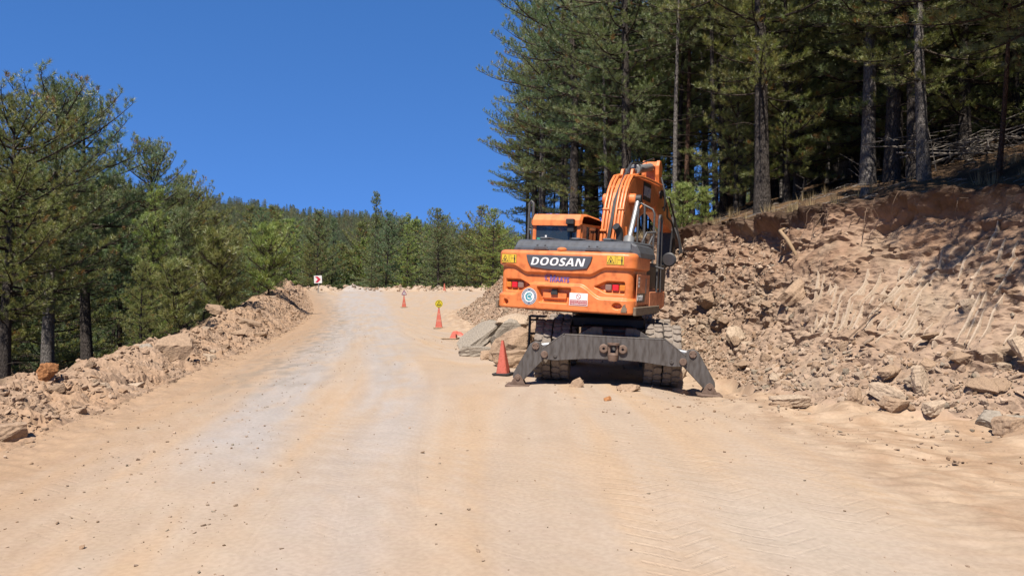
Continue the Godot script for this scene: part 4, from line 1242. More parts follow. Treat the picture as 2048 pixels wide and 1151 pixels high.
	[0.0391887, 11.0969, -100.0, Vector3(0.212746, 0.141011, 0.216847), Vector3(3.01577, 43.8249, -1.2861), "rock_tan", 66, "rock", "tan stone lying in the rubble of the cut bank, one of many", "stones in the rubble of the cut bank"],
	[0.14849, 11.0988, -100.0, Vector3(0.217144, 0.218547, 0.18691), Vector3(5.40188, 85.4337, 7.24383), "rock_tan", 67, "rock", "tan stone lying in the rubble of the cut bank, one of many", "stones in the rubble of the cut bank"],
	[0.0804955, 8.39084, -100.0, Vector3(0.247763, 0.182044, 0.238171), Vector3(11.5638, 4.79085, -7.51176), "rock_tan", 68, "rock", "tan stone lying in the rubble of the cut bank, one of many", "stones in the rubble of the cut bank"],
	[0.141163, 8.62986, -100.0, Vector3(0.289347, 0.209155, 0.28207), Vector3(2.27961, 2.62089, 13.9191), "rock_tan", 69, "rock", "tan stone lying in the rubble of the cut bank, one of many", "stones in the rubble of the cut bank"],
	[0.350728, 15.2197, -100.0, Vector3(0.408784, 0.174352, 0.277391), Vector3(17.06, 85.6296, 9.11641), "rock_tan", 70, "rock", "tan stone lying in the rubble of the cut bank, one of many", "stones in the rubble of the cut bank"],
	[0.243241, 18.807, -100.0, Vector3(0.361967, 0.129475, 0.140516), Vector3(13.9499, 104.78, 7.41973), "rock_tan", 71, "rock", "tan stone lying in the rubble of the cut bank, one of many", "stones in the rubble of the cut bank"],
	[0.0884884, 18.946, -100.0, Vector3(0.294819, 0.161382, 0.219629), Vector3(-8.46315, 27.635, 4.29261), "rock_tan", 60, "rock", "tan stone lying in the rubble of the cut bank, one of many", "stones in the rubble of the cut bank"],
	[0.130409, 9.00735, -100.0, Vector3(0.376702, 0.192928, 0.246176), Vector3(-23.7223, 130.068, 23.9343), "rock_tan", 61, "rock", "tan stone lying in the rubble of the cut bank, one of many", "stones in the rubble of the cut bank"],
	[0.0434686, 16.4747, -100.0, Vector3(0.382095, 0.1185, 0.243318), Vector3(22.6123, 128.24, -18.2687), "rock_pale", 62, "rock", "tan stone lying in the rubble of the cut bank, one of many", "stones in the rubble of the cut bank"],
	[0.230226, 16.5281, -100.0, Vector3(0.223941, 0.114087, 0.268329), Vector3(-21.6386, 38.365, 2.77555), "rock_tan", 63, "rock", "tan stone lying in the rubble of the cut bank, one of many", "stones in the rubble of the cut bank"],
	[0.154338, 16.9972, -100.0, Vector3(0.317065, 0.105386, 0.203765), Vector3(6.18599, 1.7944, -20.4281), "rock_tan", 64, "rock", "tan stone lying in the rubble of the cut bank, one of many", "stones in the rubble of the cut bank"],
	[0.470498, 13.977, -100.0, Vector3(0.269808, 0.0972477, 0.251567), Vector3(-17.4445, 113.642, 0.292205), "rock_tan", 65, "rock", "tan stone lying in the rubble of the cut bank, one of many", "stones in the rubble of the cut bank"],
	[0.284804, 11.3063, -100.0, Vector3(0.241006, 0.187575, 0.222719), Vector3(-18.311, 42.1957, -6.43929), "rock_tan", 66, "rock", "tan stone lying in the rubble of the cut bank, one of many", "stones in the rubble of the cut bank"],
	[0.362382, 10.316, -100.0, Vector3(0.337203, 0.101082, 0.246873), Vector3(-20.4411, 22.4625, 4.69871), "rock_tan", 67, "rock", "tan stone lying in the rubble of the cut bank, one of many", "stones in the rubble of the cut bank"],
	[0.242065, 12.8003, -100.0, Vector3(0.411192, 0.103985, 0.224912), Vector3(2.10504, 69.2315, 17.4122), "rock_tan", 68, "rock", "tan stone lying in the rubble of the cut bank, one of many", "stones in the rubble of the cut bank"],
	[0.127082, 16.2371, -100.0, Vector3(0.207859, 0.216451, 0.24641), Vector3(16.0298, 25.1577, 6.23987), "rock_pale", 69, "rock", "tan stone lying in the rubble of the cut bank, one of many", "stones in the rubble of the cut bank"],
	[0.582289, 49.5176, -200.0, Vector3(0.765726, 0.333555, 0.532154), Vector3(-4.87444, 130.09, -5.66751), "rock_pale", 60, "rock", "tan stone lying on the earth berm, one of many", "stones lying on the berm"],
	[0.662701, 46.3538, -200.0, Vector3(0.707905, 0.283134, 0.452517), Vector3(2.93034, 133.229, -4.1796), "rock_tan", 61, "rock", "tan stone lying on the earth berm, one of many", "stones lying on the berm"],
	[0.524351, 9.19163, -200.0, Vector3(0.264032, 0.170357, 0.343239), Vector3(6.44989, 62.7332, -2.92049), "rock_pale", 62, "rock", "tan stone lying on the earth berm, one of many", "stones lying on the berm"],
	[0.766901, 55.4842, -200.0, Vector3(0.57869, 0.297915, 0.329026), Vector3(-13.8131, 28.6274, -5.01464), "rock_tan", 63, "rock", "tan stone lying on the earth berm, one of many", "stones lying on the berm"],
	[0.68301, 53.0967, -200.0, Vector3(0.621578, 0.210577, 0.558677), Vector3(10.0147, 120.957, -18.6739), "rock_tan", 64, "rock", "tan stone lying on the earth berm, one of many", "stones lying on the berm"],
	[0.841119, 17.5665, -200.0, Vector3(0.337203, 0.130374, 0.193887), Vector3(-1.73367, 152.784, -13.7612), "rock_pale", 65, "rock", "tan stone lying on the earth berm, one of many", "stones lying on the berm"],
	[0.797701, 15.7027, -200.0, Vector3(0.447364, 0.141859, 0.226232), Vector3(-19.0028, 41.485, -16.8719), "rock_tan", 66, "rock", "tan stone lying on the earth berm, one of many", "stones lying on the berm"],
	[0.815759, 58.1057, -200.0, Vector3(0.712883, 0.238465, 0.427739), Vector3(-17.3249, 178.852, -1.27848), "rock_tan", 67, "rock", "tan stone lying on the earth berm, one of many", "stones lying on the berm"],
	[0.536911, 12.3099, -200.0, Vector3(0.236357, 0.195597, 0.31931), Vector3(-9.17155, 83.1446, -1.87864), "rock_tan", 68, "rock", "tan stone lying on the earth berm, one of many", "stones lying on the berm"],
	[0.438631, 12.158, -200.0, Vector3(0.452285, 0.226379, 0.286464), Vector3(17.5802, 128.976, -10.5202), "rock_tan", 69, "rock", "tan stone lying on the earth berm, one of many", "stones lying on the berm"],
	[0.683908, 10.3184, -200.0, Vector3(0.39836, 0.194065, 0.264903), Vector3(11.2619, 8.62219, 13.3371), "rock_tan", 70, "rock", "tan stone lying on the earth berm, one of many", "stones lying on the berm"],
	[0.448751, 16.202, -200.0, Vector3(0.249281, 0.260675, 0.223368), Vector3(0.345167, 72.4244, 1.25236), "rock_tan", 71, "rock", "tan stone lying on the earth berm, one of many", "stones lying on the berm"],
	[0.862847, 60.0058, -200.0, Vector3(0.438044, 0.436433, 0.365021), Vector3(-16.9852, 131.426, 4.99793), "rock_tan", 60, "rock", "tan stone lying on the earth berm, one of many", "stones lying on the berm"],
	[0.692462, 26.5185, -200.0, Vector3(0.467854, 0.201135, 0.367313), Vector3(9.02555, 164.34, -7.69556), "rock_tan", 61, "rock", "tan stone lying on the earth berm, one of many", "stones lying on the berm"],
	[0.979822, 55.6872, -200.0, Vector3(0.638313, 0.22249, 0.459349), Vector3(11.1962, 47.4266, -3.8961), "rock_tan", 62, "rock", "tan stone lying on the earth berm, one of many", "stones lying on the berm"],
	[0.465912, 11.176, -200.0, Vector3(0.286141, 0.121466, 0.255207), Vector3(3.07931, 44.1696, -17.5423), "rock_tan", 63, "rock", "tan stone lying on the earth berm, one of many", "stones lying on the berm"],
	[0.531918, 9.40589, -200.0, Vector3(0.288622, 0.155779, 0.185067), Vector3(-3.17688, 56.5073, 10.0927), "rock_tan", 64, "rock", "tan stone lying on the earth berm, one of many", "stones lying on the berm"],
	[0.786295, 56.2276, -200.0, Vector3(0.737513, 0.325524, 0.447748), Vector3(12.672, 117.983, 18.1906), "rock_tan", 65, "rock", "tan stone lying on the earth berm, one of many", "stones lying on the berm"],
	[0.569909, 37.2796, -200.0, Vector3(0.626069, 0.230531, 0.28076), Vector3(-17.3628, 30.4853, -9.49632), "rock_pale", 66, "rock", "tan stone lying on the earth berm, one of many", "stones lying on the berm"],
	[0.455573, 15.519, -200.0, Vector3(0.456056, 0.198254, 0.189213), Vector3(-17.9748, 23.4213, -5.71406), "rock_pale", 67, "rock", "tan stone lying on the earth berm, one of many", "stones lying on the berm"],
	[0.762721, 62.8926, -200.0, Vector3(0.521206, 0.309731, 0.447023), Vector3(-6.78512, 2.24026, 3.37678), "rock_tan", 68, "rock", "tan stone lying on the earth berm, one of many", "stones lying on the berm"],
	[0.473366, 39.3518, -200.0, Vector3(0.530158, 0.194486, 0.453031), Vector3(-2.15139, 168.937, 11.791), "rock_tan", 69, "rock", "tan stone lying on the earth berm, one of many", "stones lying on the berm"],
	[0.669665, 17.1705, -200.0, Vector3(0.309286, 0.209015, 0.224946), Vector3(-18.0628, 120.237, -13.5765), "rock_tan", 70, "rock", "tan stone lying on the earth berm, one of many", "stones lying on the berm"],
	[0.753769, 65.6631, -200.0, Vector3(0.469092, 0.415389, 0.479107), Vector3(-17.9075, 176.042, -18.6852), "rock_tan", 71, "rock", "tan stone lying on the earth berm, one of many", "stones lying on the berm"],
	[0.913802, 23.4839, -200.0, Vector3(0.391519, 0.167129, 0.270902), Vector3(-11.9537, 101.238, -5.72043), "rock_tan", 60, "rock", "tan stone lying on the earth berm, one of many", "stones lying on the berm"],
	[0.872951, 18.4142, -200.0, Vector3(0.491393, 0.222955, 0.390435), Vector3(-17.5174, 88.9878, -6.03306), "rock_tan", 61, "rock", "tan stone lying on the earth berm, one of many", "stones lying on the berm"],
	[0.694463, 49.0874, -200.0, Vector3(0.37317, 0.215319, 0.308747), Vector3(8.70767, 162.033, -12.0273), "rock_pale", 62, "rock", "tan stone lying on the earth berm, one of many", "stones lying on the berm"],
	[0.683282, 23.2453, -200.0, Vector3(0.435705, 0.146522, 0.251725), Vector3(7.54678, 18.6369, 4.21328), "rock_tan", 63, "rock", "tan stone lying on the earth berm, one of many", "stones lying on the berm"],
	[0.432442, 47.2179, -200.0, Vector3(0.639974, 0.30551, 0.431987), Vector3(0.0474368, 98.2179, 7.62442), "rock_tan", 64, "rock", "tan stone lying on the earth berm, one of many", "stones lying on the berm"],
	[0.876696, 67.4482, -200.0, Vector3(0.900253, 0.390418, 0.58073), Vector3(1.46874, 143.763, -5.4881), "rock_tan", 65, "rock", "tan stone lying on the earth berm, one of many", "stones lying on the berm"],
	[0.712437, 35.6113, -200.0, Vector3(0.415245, 0.168744, 0.263619), Vector3(-5.76532, 104.471, 10.3845), "rock_tan", 66, "rock", "tan stone lying on the earth berm, one of many", "stones lying on the berm"],
	[0.940346, 16.2309, -200.0, Vector3(0.318454, 0.223552, 0.200713), Vector3(10.1357, 120.589, 18.2764), "rock_pale", 67, "rock", "tan stone lying on the earth berm, one of many", "stones lying on the berm"],
	[0.889423, 36.2333, -200.0, Vector3(0.59069, 0.271131, 0.299056), Vector3(0.667622, 161.304, -10.4366), "rock_tan", 68, "rock", "tan stone lying on the earth berm, one of many", "stones lying on the berm"],
	[0.421658, 19.483, -200.0, Vector3(0.369423, 0.152299, 0.339765), Vector3(15.9815, 163.831, 4.54119), "rock_tan", 69, "rock", "tan stone lying on the earth berm, one of many", "stones lying on the berm"],
	[0.892147, 16.8383, -200.0, Vector3(0.502145, 0.221524, 0.397564), Vector3(-10.0395, 18.011, -8.24572), "rock_pale", 70, "rock", "tan stone lying on the earth berm, one of many", "stones lying on the berm"],
	[0.463645, 45.643, -200.0, Vector3(0.744308, 0.188291, 0.394213), Vector3(-12.5825, 118.057, 2.79682), "rock_tan", 71, "rock", "tan stone lying on the earth berm, one of many", "stones lying on the berm"],
	[0.65822, 20.47, -200.0, Vector3(0.417647, 0.267111, 0.265491), Vector3(-8.77005, 108.966, 18.6626), "rock_tan", 60, "rock", "tan stone lying on the earth berm, one of many", "stones lying on the berm"],
	[0.503536, 20.6855, -200.0, Vector3(0.346422, 0.213543, 0.325352), Vector3(-2.64684, 58.6901, -15.9075), "rock_pale", 61, "rock", "tan stone lying on the earth berm, one of many", "stones lying on the berm"],
	[0.45438, 39.5256, -200.0, Vector3(0.513221, 0.325533, 0.524895), Vector3(-7.26215, 153.061, 5.80725), "rock_tan", 62, "rock", "tan stone lying on the earth berm, one of many", "stones lying on the berm"],
	[0.764561, 55.9151, -200.0, Vector3(0.7531, 0.386357, 0.2971), Vector3(6.89421, 20.0882, -6.57056), "rock_pale", 63, "rock", "tan stone lying on the earth berm, one of many", "stones lying on the berm"],
]

# ---------------------------------------------------------------- lettering
func letters(s: String, width: float, height: float, shear: float, depth: float, m: Material) -> ArrayMesh:
	var f := SystemFont.new()
	f.font_names = PackedStringArray(["Droid Sans"])
	f.font_weight = 700
	var tm := TextMesh.new()
	tm.text = s; tm.font = f; tm.font_size = 64; tm.pixel_size = 0.01; tm.depth = 0.1; tm.curve_step = 1.0
	var out := PackedVector3Array()
	var a := tm.get_mesh_arrays()
	var v: PackedVector3Array = a[Mesh.ARRAY_VERTEX]
	var idx: PackedInt32Array = a[Mesh.ARRAY_INDEX] if a[Mesh.ARRAY_INDEX] != null else PackedInt32Array(range(v.size()))
	var lo := Vector3.INF; var hi := -Vector3.INF
	for p in v:
		lo = lo.min(p); hi = hi.max(p)
	var c := (lo + hi) * 0.5
	var sz := hi - lo
	for i in idx:
		var q := (v[i] - c) / sz
		out.append(Vector3(q.x * width + q.y * height * shear, q.y * height, q.z * depth))
	return raw_mesh(out, PackedColorArray(), m)

func disc(t: Transform3D, r0: float, r1: float, thick: float, m: Material, sides := 28) -> ArrayMesh:
	var b := MB.new()
	var p := [Vector2(r0, 0), Vector2(r1 - 0.001, 0), Vector2(r1, 0.001), Vector2(r1, thick - 0.001), Vector2(r1 - 0.001, thick), Vector2(r0, thick)]
	if r0 > 0.0: p.append(Vector2(r0, 0))
	b.lathe(p, t * Transform3D(Basis(Vector3(1, 0, 0), PI * 0.5), Vector3.ZERO), sides)
	return b.mesh(m)

func flat(outline: Array, thick: float, m: Material, t := Transform3D(), bev := 0.001) -> ArrayMesh:
	var b := MB.new()
	b.prism(outline, t, 0.0, thick, bev)
	return b.mesh(m)

func rect(w: float, h: float, cx := 0.0, cy := 0.0) -> Array:
	return [Vector2(cx - w / 2, cy - h / 2), Vector2(cx + w / 2, cy - h / 2), Vector2(cx + w / 2, cy + h / 2), Vector2(cx - w / 2, cy + h / 2)]

func at(x: float, y: float, z: float) -> Transform3D:
	return Transform3D(Basis(), Vector3(x, y, z))

# profile drawn in (z, y), pushed out along x
const SIDE := Basis(Vector3(0, 0, 1), Vector3(0, 1, 0), Vector3(1, 0, 0))

# ---------------------------------------------------------------- counterweight
const CW_TOP := 2.218
const CW_H := 1.0
func cw_z(x: float) -> float: return 2.2 - 0.05 * (x / 1.2) * (x / 1.2)

func cw_relief(x: float, f: float) -> float:
	# x across, f from the top edge (0) to the bottom edge (1)
	var a := lerpf(0.265, 0.385, ss(-0.93, -0.62, x) * ss(0.76, 0.46, x))
	var b := lerpf(0.755, 0.555, ss(-0.9, -0.5, x) * ss(0.68, 0.3, x))
	var o := 0.0
	o += 0.055 * ss(a + 0.022, a - 0.018, f)
	o += 0.05 * ss(b - 0.02, b + 0.02, f)
	# number plate bay
	var cx := absf(x + 0.135)
	var hw := lerpf(0.30, 0.245, clampf((f - 0.61) / 0.26, 0, 1))
	o -= 0.11 * ss(hw + 0.012, hw - 0.012, cx) * ss(0.61, 0.635, f) * ss(0.875, 0.85, f)
	# lamp bays, pointed towards the middle
	for s in [[-1.0, -0.86, 0.60], [1.0, 0.845, 0.572]]:
		var u: float = (x - s[1]) * s[0]
		var hh: float = 0.088 * ss(-0.31, -0.06, u)
		o -= 0.085 * ss(0.235, 0.215, u) * ss(-0.3, -0.27, u) * ss(hh + 0.014, hh - 0.01, absf(f - s[2]))
	# round tie-down holes
	for s in [[-1.05, 0.895], [0.95, 0.868]]:
		var q := Vector2((x - s[0]) / 0.075, (f - s[1]) * CW_H / 0.045).length()
		o -= 0.09 * ss(1.1, 0.85, q)
	return o

func make_counterweight() -> ArrayMesh:
	var path := []     # x, z, outward normal, rear x for the relief, share of relief
	var W := 1.165
	var R := 0.13
	var zc := cw_z(W) - R
	for i in 14: path.append([Vector2(-W, lerpf(1.2, zc, i / 14.0)), Vector2(-1, 0), -W, i / 14.0])
	for i in 9:
		var a := PI - (PI / 2) * i / 9.0
		path.append([Vector2(-W + R + R * cos(a), zc + R * sin(a)), Vector2(cos(a), sin(a)), -W + 0.1 * i / 9.0, 1.0])
	var n := 170
	for i in n + 1:
		var x := lerpf(-W + R, W - R, float(i) / n)
		path.append([Vector2(x, cw_z(x)), Vector2(0.067 * x, 1).normalized(), x, 1.0])
	for i in range(1, 10):
		var a := PI / 2 - (PI / 2) * i / 9.0
		path.append([Vector2(W - R + R * cos(a), zc + R * sin(a)), Vector2(cos(a), sin(a)), W - 0.1 + 0.1 * i / 9.0, 1.0])
	for i in range(1, 15): path.append([Vector2(W, lerpf(zc, 1.2, i / 14.0)), Vector2(1, 0), W, 1.0 - i / 14.0])
	var rows := 92
	var g := []
	for j in rows + 1:
		var f := float(j) / rows
		var y := CW_TOP - f * CW_H
		var row := []
		for p in path:
			var o := cw_relief(p[2], f)
			if absf(p[2]) > W - 0.11 or p[3] < 1.0:
				o = 0.055 * ss(0.287, 0.247, f) + 0.05 * ss(0.735, 0.775, f) * ss(0.55, 0.9, p[3])
			var et := 0.07; var eb := 0.035
			var dt := f * CW_H
			if dt < et: o -= et - sqrt(maxf(0.0, et * et - (et - dt) * (et - dt)))
			var db := (1.0 - f) * CW_H
			if db < eb: o -= eb - sqrt(maxf(0.0, eb * eb - (eb - db) * (eb - db)))
			var q: Vector2 = p[0] + p[1] * o
			row.append(Vector3(q.x, y, q.y))
		g.append(row)
	var b := MB.new()
	var m := path.size()
	var nn := []
	for j in rows + 1:
		var r := []
		for i in m:
			var du: Vector3 = g[j][mini(i + 1, m - 1)] - g[j][maxi(i - 1, 0)]
			var dv: Vector3 = g[maxi(j - 1, 0)][i] - g[mini(j + 1, rows)][i]
			r.append(du.cross(dv).normalized())
		nn.append(r)
	for j in rows:
		for i in m - 1:
			b.tri(g[j][i], g[j][i + 1], g[j + 1][i + 1], nn[j][i], nn[j][i + 1], nn[j + 1][i + 1])
			b.tri(g[j][i], g[j + 1][i + 1], g[j + 1][i], nn[j][i], nn[j + 1][i + 1], nn[j + 1][i])
	for e in [[0, Vector3.UP], [rows, Vector3.DOWN]]:
		var c := Vector3(0, g[e[0]][0].y, 1.6)
		for i in m - 1: b.tri(c, g[e[0]][i], g[e[0]][i + 1], e[1], e[1], e[1])
	# closing wall at the front
	b.face([g[0][0], g[0][m - 1], g[rows][m - 1], g[rows][0]], Vector3(0, 0, -1))
	return b.mesh(M.orange)

# a spot on the rear face: x across, f down, standing proud
func on_rear(x: float, f: float, proud := 0.0) -> Transform3D:
	return Transform3D(Basis(Vector3.UP, atan(0.067 * x)), Vector3(x, CW_TOP - f * CW_H, cw_z(x) + cw_relief(x, f) + proud))

func sticker_text(parent: Node, s: String, t: Transform3D, w: float, h: float, m: Material) -> void:
	obj("lettering", letters(s, w, h, 0.0, 0.002, m), parent, t)

func build_digger() -> void:
	var g: Texture2D = M.tex_grime
	var B: Texture2D = M.tex_bump
	grimy("orange", lin(0.8, 0.235, 0.066), g, 0.9, 0.42)
	M.orange.clearcoat_enabled = true; M.orange.clearcoat = 0.25; M.orange.clearcoat_roughness = 0.35
	grimy("orange_dusty", lin(0.72, 0.285, 0.14), g, 1.3, 0.7)
	grimy("dark_grey", lin(0.088, 0.097, 0.112), g, 1.2, 0.5)
	grimy("dust_grey", lin(0.2, 0.155, 0.11), g, 1.6, 0.85)
	grimy("black_steel", lin(0.028, 0.028, 0.03), g, 1.5, 0.55)
	grimy("blade_steel", lin(0.125, 0.117, 0.114), noise_tex(512, 0.012, Color(0.68, 0.64, 0.6), Color(1, 1, 1), 41, FastNoiseLite.TYPE_SIMPLEX_SMOOTH, 6, Color(0.9, 0.88, 0.86)), 0.7, 0.55, 0.2)
	M.blade_steel.uv1_scale = Vector3(2.2, 0.5, 2.2)
	grimy("worn_steel", lin(0.19, 0.13, 0.1), g, 2.0, 0.7, 0.2)
	grimy("rubber", lin(0.27, 0.232, 0.196), g, 2.0, 0.92)
	plain("chrome", lin(0.4, 0.41, 0.42), 0.42, 0.6)
	grimy("cylinder_grey", lin(0.2, 0.215, 0.23), g, 2.0, 0.5)
	grimy("rail_grey", lin(0.085, 0.085, 0.088), g, 2.0, 0.5)
	plain("hose", lin(0.03, 0.03, 0.032), 0.6)
	var gl := plain("cab_glass", Color(lin(0.03, 0.045, 0.06), 0.62), 0.06)
	gl.transparency = BaseMaterial3D.TRANSPARENCY_ALPHA
	plain("white_print", lin(0.78, 0.78, 0.78), 0.5)
	plain("plate_grey", lin(0.075, 0.08, 0.098), 0.5)
	plain("print_black", lin(0.02, 0.02, 0.02), 0.6)
	plain("print_yellow", lin(0.68, 0.46, 0.04), 0.55)
	plain("print_red", lin(0.4, 0.05, 0.055), 0.6)
	plain("print_navy", lin(0.1, 0.12, 0.19), 0.6)
	plain("print_teal", lin(0.06, 0.3, 0.36), 0.6)
	plain("print_purple", lin(0.14, 0.1, 0.36), 0.6)
	plain("galv_text", lin(0.5, 0.5, 0.5), 0.5)
	plain("lens_dark", lin(0.05, 0.045, 0.045), 0.2)
	plain("lens_red", lin(0.62, 0.02, 0.03), 0.25)
	plain("lens_amber", lin(0.6, 0.2, 0.03), 0.25)
	plain("lens_clear", lin(0.24, 0.15, 0.12), 0.25)
	plain("sticker_green", lin(0.05, 0.3, 0.2), 0.5)

	var root := thing("excavator", "orange wheeled excavator parked on its stabilisers against the cut bank", "excavator", Transform3D(Basis(), Vector3(1.75, 0, -14.8)))
	var inv := root.transform.affine_inverse()
	var U := inv * Transform3D(Basis(Vector3.UP, deg_to_rad(-24)) * Basis(Vector3(0, 0, 1), deg_to_rad(-2.7)), Vector3(1.665, 0, -14.545))
	var U2 := U * Transform3D(Basis(), Vector3(0.125, 0, 0))
	var UB := U2 * Transform3D(Basis.from_scale(Vector3(0.95, 0.93, 0.69)), Vector3(-0.2875, 0.162, -0.2))
	var C := inv * Transform3D(Basis(Vector3.UP, deg_to_rad(-8)) * Basis(Vector3(0, 0, 1), deg_to_rad(-2.4)), Vector3(1.83, -0.05, -14.49))

	# --- counterweight and what is on it
	var cw := obj("counterweight", make_counterweight(), root, U)
	var q := [Vector2(-0.585, 0.115), Vector2(0.585, 0.115), Vector2(0.56, 0.02), Vector2(0.5, -0.085), Vector2(0.25, -0.118), Vector2(0, -0.125), Vector2(-0.25, -0.118), Vector2(-0.5, -0.085), Vector2(-0.56, 0.02)]
	obj("name_plate", flat(q, 0.022, M.plate_grey, Transform3D(), 0.004), cw, on_rear(-0.065, 0.195, -0.006))
	obj("lettering", letters("DOOSAN", 0.93, 0.135, 0.26, 0.008, M.white_print), cw, on_rear(-0.075, 0.185, 0.019))
	obj("lettering", letters("M", 0.095, 0.118, 0.0, 0.004, M.print_purple), cw, on_rear(-0.175, 0.462, 0.008))
	obj("lettering", letters("AATS", 0.24, 0.085, 0.0, 0.004, M.print_purple), cw, on_rear(0.0, 0.478, 0.008))
	for k in [[0.052, 0.06, 0.6, 3.9], [0.030, 0.036, 1.2, 4.6]]:
		var arc := MB.new()
		var pts := []
		for i in 12:
			var a := lerpf(k[2], k[3], i / 11.0)
			pts.append(Vector3(cos(a) * k[1], sin(a) * k[1], 0.003))
		arc.tube(pts, [0.006], 5)
		obj("emblem", arc.mesh(M.print_purple), cw, on_rear(-0.255, 0.455, 0.006))
	for s in [[-0.985, 0.152], [0.9, 0.125]]:
		var t := on_rear(s[0], s[1], 0.001)
		var st := obj("warning_sticker", flat(rect(0.285, 0.15), 0.004, M.print_yellow), cw, t, "yellow warning sticker with a triangle and a figure")
		var e := MB.new()
		e.box(at(-0.005, 0, 0.0045), Vector3(0.005, 0.14, 0.002), 0.0005)
		for c in [[-0.1405, 0, 0.003, 0.15], [0.1405, 0, 0.003, 0.15]]: e.box(at(c[0], c[1], 0.0045), Vector3(c[2], c[3], 0.002), 0.0005)
		for c in [0.0735, -0.0735]: e.box(at(0, c, 0.0045), Vector3(0.285, 0.003, 0.002), 0.0005)
		var tp := [Vector2(-0.13, -0.052), Vector2(-0.022, -0.052), Vector2(-0.076, 0.055)]
		for i in 3:
			var a: Vector2 = tp[i]; var c2: Vector2 = tp[(i + 1) % 3]
			e.tube([Vector3(a.x, a.y, 0.005), Vector3(c2.x, c2.y, 0.005)], [0.0042], 5)
		e.box(at(-0.076, -0.022, 0.0045), Vector3(0.03, 0.034, 0.002), 0.0005)
		e.box(at(-0.083, 0.002, 0.0045), Vector3(0.008, 0.03, 0.002), 0.0005)
		# wall, arrow and the standing figure
		for c in [[0.012, 0.0, 0.004, 0.11], [0.04, 0.0, 0.004, 0.11], [0.026, 0.055, 0.03, 0.004], [0.026, -0.055, 0.03, 0.004], [0.068, 0.002, 0.045, 0.008], [0.108, 0.0, 0.026, 0.052], [0.102, -0.045, 0.01, 0.045], [0.115, -0.045, 0.01, 0.045]]:
			e.box(at(c[0], c[1], 0.0045), Vector3(c[2], c[3], 0.002), 0.0005)
		e.rod(Vector3(0.108, 0.045, 0.0035), Vector3(0.108, 0.045, 0.0055), 0.013)
		obj("pictogram", e.mesh(M.print_black), st)
	# round seal with a ring of lettering and a swirl
	var seal := obj("round_seal", disc(Transform3D(), 0.0, 0.142, 0.004, M.white_print, 36), cw, on_rear(-0.575, 0.785, 0.002), "round blue and white seal with a teal swirl")
	obj("ring", disc(at(0, 0, 0.004), 0.094, 0.135, 0.001, M.print_navy, 36), seal)
	var marks := MB.new()
	var lr := RandomNumberGenerator.new(); lr.seed = 3
	for i in 34:
		if i in [8, 9, 25, 26]: continue
		var a := TAU * i / 34.0
		var tt := Transform3D(Basis(Vector3(0, 0, 1), a), Vector3(cos(a) * 0.114, sin(a) * 0.114, 0.0055))
		marks.box(tt, Vector3(0.022, 0.006, 0.001), 0.0003)
		if lr.randf() < 0.7: marks.box(tt * at([-0.008, 0.0, 0.008][i % 3], 0.006, 0), Vector3(0.006, 0.008, 0.001), 0.0003)
	obj("ring_lettering", marks.mesh(M.white_print), seal)
	var sw := MB.new()
	for k in [[[0.055, 0.035], [0.02, 0.055], [-0.03, 0.045], [-0.055, 0.01], [-0.045, -0.04], [0.0, -0.062], [0.04, -0.05], [0.062, -0.02]], [[0.05, 0.03], [0.03, 0.012], [0.0, 0.01], [-0.02, 0.0]], [[-0.03, -0.01], [0.01, -0.015], [0.04, -0.02]]]:
		var pts := []
		for p in k: pts.append(Vector3(p[0], p[1], 0.004))
		sw.tube(pts, [0.006, 0.012, 0.016, 0.019, 0.019, 0.017, 0.012, 0.006], 6)
	var sm := obj("swirl", sw.mesh(M.print_teal), seal, Transform3D(Basis.from_scale(Vector3(1, 1, 0.12)), Vector3(0, 0, 0.0042)))
	# notice
	var no := obj("notice", flat(rect(0.315, 0.205), 0.004, M.white_print), cw, on_rear(0.31, 0.79, 0.004), "white and red prohibition notice")
	obj("red_band", flat(rect(0.295, 0.082, 0, -0.052), 0.0015, M.print_red, at(0, 0, 0.004), 0.0003), no)
	obj("prohibition_ring", disc(at(0, 0.045, 0.004), 0.034, 0.043, 0.0015, M.print_red, 28), no)
	obj("prohibition_bar", flat(rect(0.074, 0.008), 0.0015, M.print_red, Transform3D(Basis(Vector3(0, 0, 1), -0.75), Vector3(0, 0.045, 0.004)), 0.0003), no)
	sticker_text(no, "ÇALIŞAN MAKİNAYA", at(0, -0.033, 0.0066), 0.27, 0.026, M.white_print)
	sticker_text(no, "YAKLAŞMAK YASAKTIR", at(0, -0.072, 0.0066), 0.27, 0.024, M.white_print)
	# tail lamps
	for s in [[-1.015, 0.60, ["lens_amber", "lens_red", "lens_clear"]], [0.775, 0.572, ["lens_clear", "lens_red", "lens_amber"]]]:
		for i in 3:
			var x: float = s[0] + 0.118 * i + (0.0 if s[0] > 0 else 0.0)
			var e := MB.new()
			e.prism([Vector2(-0.045, -0.05), Vector2(0.045, -0.05), Vector2(0.054, -0.035), Vector2(0.054, 0.035), Vector2(0.045, 0.05), Vector2(-0.045, 0.05), Vector2(-0.054, 0.035), Vector2(-0.054, -0.035)], Transform3D(), 0.0, 0.05, 0.012)
			obj("tail_light", e.mesh(M[s[2][i]]), cw, Transform3D(Basis(Vector3.UP, atan(0.067 * x)), Vector3(x, CW_TOP - s[1] * CW_H, cw_z(x) - 0.078)), ["amber lamp", "red lamp", "clear lamp"][["lens_amber", "lens_red", "lens_clear"].find(s[2][i])])
	# number plate bracket
	var e := MB.new()
	e.box(at(0, 0, 0), Vector3(0.42, 0.09, 0.012), 0.004)
	e.box(Transform3D(Basis(Vector3(1, 0, 0), 0.9), Vector3(0, -0.055, 0.022)), Vector3(0.42, 0.05, 0.008), 0.002)
	obj("plate_bracket", e.mesh(M.orange), cw, at(-0.135, CW_TOP - 0.745 * CW_H, 2.18))
	e = MB.new()
